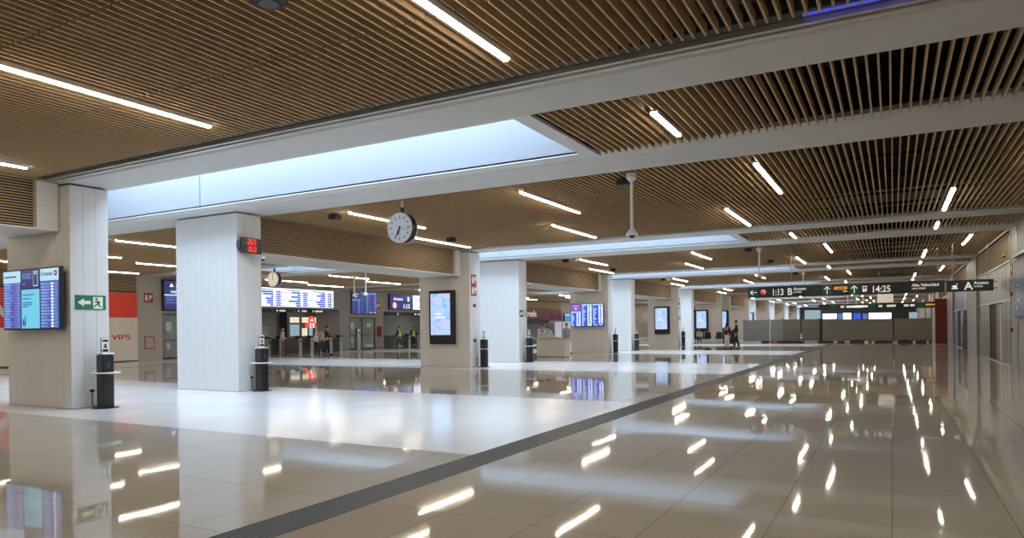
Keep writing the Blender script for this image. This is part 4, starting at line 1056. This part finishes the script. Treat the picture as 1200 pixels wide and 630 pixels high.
# ================================================================ PEOPLE
def skin_mesh(name, verts, edges, radii, mt, parent, root=0, sub=1):
    me = bpy.data.meshes.new(name); me.from_pydata(verts, edges, []); me.materials.append(mt)
    me.skin_vertices.new() if hasattr(me.skin_vertices, 'new') and not me.skin_vertices else None
    o = bpy.data.objects.new(name, me); COL.objects.link(o); o.parent = parent
    md = o.modifiers.new('skin', 'SKIN'); md.use_smooth_shade = True
    if not me.skin_vertices: me.attributes.new('skin', 'FLOAT_VECTOR', 'POINT')
    sv = me.skin_vertices[0].data
    for i, r in enumerate(radii):
        sv[i].radius = r if isinstance(r, tuple) else (r, r)
        sv[i].use_root = i == root
    ss = o.modifiers.new('smooth', 'SUBSURF'); ss.levels = sub; ss.render_levels = sub
    return o

def rx(p, piv, a):
    p, piv = Vector(p), Vector(piv); d = p - piv; c, s = math.cos(a), math.sin(a)
    return piv + Vector((d.x, d.y * c - d.z * s, d.y * s + d.z * c))

def person(loc, face, H, label, top, bottom, hair, shoes, group=None, lean=0.0, arms=None, stride=.10, sit=False, wide=1.12, longhair=False, bald=False, collar=None, hem=None, vest=None):
    """local axes: x to the figure's left... the figure looks along -y; face turns it about z"""
    t = empty('person', loc, label, 'person', group, face)
    k = H / 1.75; V = lambda x, y, z: Vector((x * k, y * k, z * k))
    hip = .95 if not sit else .50
    piv = V(0, 0, hip); L_ = lambda p: rx(p, piv, -lean) if False else rx(p, piv, lean)
    dz = hip - .95
    U = lambda x, y, z: L_(V(x, y, z + dz))
    pel, spi, che, nek, hb, hc, ht = V(0, 0, hip), U(0, 0, 1.14), U(0, 0, 1.33), U(0, -.005, 1.475), U(0, -.015, 1.54), U(0, -.03, 1.63), U(0, -.02, 1.70)
    arms = arms or {}
    pts = [pel, spi, che, nek, hb, hc, ht]; rad = [(.135, .10), (.125, .095), (.15, .105), .058, .062, (.075, .092), (.062, .075)]
    rad = [tuple(q * k * (wide if i < 3 else 1) for q in (r if isinstance(r, tuple) else (r, r))) for i, r in enumerate(rad)]
    ed = [(0, 1), (1, 2), (2, 3), (3, 4), (4, 5), (5, 6)]
    def addv(p, r, frm):
        pts.append(p); rad.append((r * k, r * k) if not isinstance(r, tuple) else (r[0] * k, r[1] * k)); ed.append((frm, len(pts) - 1)); return len(pts) - 1
    nose = addv(U(0, -.135, 1.615), .014, 5)
    J = {}
    for s, nm in ((-1, 'r'), (1, 'l')):
        sh = addv(U(s * .175 * wide, 0, 1.415), .058, 2)
        e, w_, f = arms.get(nm, ((s * .225, .03, 1.14), (s * .235, -.05, .90), (s * .235, -.075, .82)))
        el = addv(U(*e), .043, sh); wr = addv(U(*w_), .029, el); ha = addv(U(*f), (.034, .02), wr)
        dirv = (U(*f) - U(*w_)).normalized(); side = V(0, 1, 0) if abs(dirv.z) > .6 else V(1, 0, 0)
        side = (side - dirv * side.dot(dirv)).normalized()
        for q, ln in ((-1.5, .060), (-.5, .075), (.5, .072), (1.5, .058)):
            a = addv(U(*f) + dirv * .035 * k + side * q * .017 * k, .0095, ha); addv(U(*f) + dirv * (.035 + ln) * k + side * q * .02 * k + V(-s * .012, 0, 0), .007, a)
        th = addv(U(*f) - side * .035 * k - dirv * .01 * k, .011, ha); addv(U(*f) - side * .055 * k + dirv * .03 * k, .008, th)
        J[nm] = (sh, el, wr)
    LG = {}
    for s, nm in ((-1, 'r'), (1, 'l')):
        hp = addv(V(s * .09, 0, hip - .04), .092, 0)
        if sit: kn, an, to = V(s * .12, -.44, .50), V(s * .12, -.42, .09), V(s * .13, -.58, .04)
        else: kn, an, to = V(s * .10, -s * stride * .35 - .02, .50), V(s * .11, s * stride * -.8 + .02, .09), V(s * .135, s * stride * -.8 - .13, .035)
        kk = addv(kn, .062, hp); aa = addv(an, .04, kk); tt = addv(to, .032, aa); LG[nm] = (hp, kk, aa, tt, an, to)
    skin_mesh('body', [tuple(p) for p in pts], ed, rad, SKIN, t)
    m = MB()
    for s in (-1, 1): c = U(s * .033, -.117, 1.645); m.ball(tuple(c), .011 * k, .008 * k, .008 * k, 8, 6)
    m.build('eyes', BLACKM, t, True)
    # shirt or jacket
    g = .022 * k
    vi = [0, 1, 2, 3]; P_ = [tuple(U(0, 0, .90)) if not sit else tuple(pel)] + [tuple(pts[i]) for i in (1, 2)] + [tuple(U(0, -.003, 1.455))]; R_ = [tuple(q + g for q in rad[i]) for i in (0, 1, 2)] + [(.062 * k, .062 * k)]; E_ = [(0, 1), (1, 2), (2, 3)]
    for nm in ('r', 'l'):
        sh, el, wr = J[nm]; b = len(P_); wpt = pts[el].lerp(pts[wr], .9 if collar != 'short' else .15)
        P_ += [tuple(pts[sh]), tuple(pts[el]), tuple(wpt)]; R_ += [(.07 * k, .07 * k), (.056 * k, .056 * k), (.042 * k, .042 * k)]; E_ += [(2, b), (b, b + 1), (b + 1, b + 2)]
    skin_mesh('jacket' if collar == 'suit' else 'shirt', P_, E_, R_, top, t, 1)
    # trousers
    P_ = [tuple(V(0, 0, hip + .04)), tuple(pel)]; R_ = [(.142 * k * wide, .112 * k * wide), (.145 * k * wide, .115 * k * wide)]; E_ = [(0, 1)]
    fl = 1.0 if hem is None else hem
    for nm in ('r', 'l'):
        hp, kk, aa, tt, an, to = LG[nm]; b = len(P_)
        P_ += [tuple(pts[hp]), tuple(pts[kk]), tuple(an + V(0, 0, .01))]; R_ += [(.105 * k, .105 * k), (.078 * k * fl, .078 * k * fl), (.062 * k * fl, .062 * k * fl)]; E_ += [(1, b), (b, b + 1), (b + 1, b + 2)]
    skin_mesh('trousers', P_, E_, R_, bottom, t, 1)
    for nm in ('r', 'l'):
        an, to = LG[nm][4], LG[nm][5]; m = MB(); c = (an + to) / 2
        m.ball((c.x, c.y - .005, .0), .052 * k, .15 * k, .085 * k, 12, 8, 0, 0.0); m.build('shoe', shoes, t, True)
    # hair
    m = MB(); c = hc + (ht - hc) * .25
    if bald: m.ball((c.x, c.y + .03 * k, c.z - .02 * k), .086 * k, .085 * k, .06 * k, 14, 8)
    else: m.ball((c.x, c.y + .022 * k, c.z + .018 * k), .080 * k, .090 * k, .088 * k, 14, 10)
    if longhair:
        d = (nek - hc)
        m.tube(tuple(c + V(0, .05, 0)), tuple(c + V(0, .085, -.36)), .085 * k, .06 * k, 12)
    m.build('hair', hair, t, True)
    if vest:
        P_ = [tuple(U(0, 0, 1.0))] + [tuple(pts[i]) for i in (1, 2)] + [tuple(U(0, 0, 1.43))]; R_ = [tuple(q + g * 1.8 for q in rad[i]) for i in (0, 1, 2)] + [(.10 * k, .075 * k)]
        skin_mesh('high_visibility_vest', P_, [(0, 1), (1, 2), (2, 3)], R_, vest, t, 1)
        m = MB()
        for nm in ('r', 'l'):
            an = LG[nm][4]; m.tube(tuple(an + V(0, 0, .10)), tuple(an + V(0, -.003, .20)), .083 * k, .083 * k, 14)
        m.build('leg_bands', vest, t, True)
    return t
C = lambda n, c: mat(n, c, .8, noise=.12, nscale=14)
SUIT = C('dark navy suit', (.012, .014, .022)); BLKTOP = C('black top', (.012, .012, .014)); CREAMT = C('off white trousers', (.62, .58, .52)); PINK = C('pale pink shirt', (.80, .56, .54)); KHAKI = C('grey khaki trousers', (.16, .145, .125))
BEIGE = C('beige blouse', (.55, .42, .34)); OLIVE = C('dark olive trousers', (.045, .055, .04)); HIVIS = C('lime vest', (.55, .72, .10)); NAVYW = C('dark work clothes', (.022, .025, .035)); WSHIRT = C('white shirt', (.72, .75, .82)); GBLUE = C('grey blue shirt', (.30, .36, .45)); SHOE = C('black shoes', (.012, .012, .012)); JEAN = C('dark trousers', (.03, .035, .05))
person((-9.22, 45.0, 0), math.pi - .35, 1.67, 'person with long black hair, black top and white trousers standing in the far hall', BLKTOP, CREAMT, HAIRB, SHOE, longhair=True, hem=1.25, stride=.06,
       arms={'l': ((.22, -.02, 1.16), (.20, -.12, .97), (.19, -.17, .92))})
person((-8.72, 45.4, 0), math.radians(-75), 1.82, 'person in dark suit walking beside the one in white trousers', SUIT, SUIT, HAIRB, SHOE, collar='suit', stride=.20,
       arms={'r': ((-.24, -.05, 1.16), (-.16, -.25, 1.10), (-.10, -.30, 1.10))})
person((-33.3, 30.9, 0), math.radians(150), 1.70, 'person in pale pink shirt and grey trousers reaching to the left ticket gate', PINK, KHAKI, HAIRG, SHOE, bald=True, stride=.10, wide=1.25,
       arms={'l': ((.25, -.06, 1.16), (.30, -.28, 1.06), (.31, -.36, 1.05)), 'r': ((-.24, -.02, 1.15), (-.22, -.16, .98), (-.21, -.22, .94))})
W1 = person((-31.2, 32.05, 0), math.radians(75), 1.62, 'person in beige blouse and olive trousers with a white bag at the gates', BEIGE, OLIVE, HAIRF, SHOE, longhair=True, hem=1.5, stride=.04)
person((-29.75, 31.05, 0), math.radians(120), 1.80, 'person in dark suit seen from behind at the ticket gates', SUIT, SUIT, HAIRB, SHOE, collar='suit', stride=.16, wide=1.08,
       arms={'r': ((-.30, -.02, 1.20), (-.40, -.14, 1.03), (-.44, -.19, .99)), 'l': ((.29, 0, 1.18), (.32, -.10, .98), (.33, -.14, .92))})
t = empty('shoulder_bag', (-31.3, 31.75, .75), 'white shoulder bag on the person in beige at the gates', 'bag')
m = MB(); m.rbox(-31.48, -31.14, 31.68, 31.80, .80, 1.16, .04); m.build('body', WPLAST, t)
m = MB(); m.path([(-31.45, 31.74, 1.12), (-31.42, 31.84, 1.36), (-31.28, 31.95, 1.42), (-31.17, 31.86, 1.36), (-31.17, 31.74, 1.12)], .012, 6); m.build('strap', DESKM, t)
person((-32.6, 41.6, 0), math.radians(100), 1.74, 'person in dark work clothes and lime vest walking by the second gates', NAVYW, NAVYW, HAIRB, SHOE, stride=.18, vest=HIVIS)
person((-34.0, 45.2, 0), math.radians(60), 1.74, 'person in lime vest stooping by the second gates', NAVYW, NAVYW, HAIRB, SHOE, stride=.12, vest=HIVIS, lean=.35,
       arms={'l': ((.24, -.08, 1.17), (.22, -.25, 1.02), (.20, -.31, .98)), 'r': ((-.24, -.08, 1.17), (-.22, -.25, 1.02), (-.20, -.31, .98))})
person((-33.2, 46.6, 0), math.radians(80), 1.72, 'person in dark clothes half hidden behind the beige advert column', NAVYW, JEAN, HAIRB, SHOE)
person((-18.0, 36.4, 0), math.radians(20), 1.72, 'person in white shirt behind the service desk, left of the two bending', WSHIRT, JEAN, HAIRB, SHOE, lean=.25)
person((-17.35, 36.2, 0), math.radians(-30), 1.66, 'person in white shirt behind the service desk, right of the two bending', WSHIRT, JEAN, HAIRB, SHOE, lean=.35)
person((-16.35, 36.2, 0), math.radians(60), 1.74, 'dark-haired person in grey blue shirt behind the service desk beside the triple screen', GBLUE, JEAN, HAIRB, SHOE)
person((-14.45, 59.52, 0), math.radians(8), 1.72, 'person in white and blue top sitting on the black bench, stooped', WSHIRT, JEAN, HAIRG, SHOE, sit=True, lean=.45,
       arms={'l': ((.20, -.14, 1.12), (.12, -.32, .98), (.06, -.37, .96)), 'r': ((-.20, -.14, 1.12), (-.12, -.32, .98), (-.06, -.37, .96))})
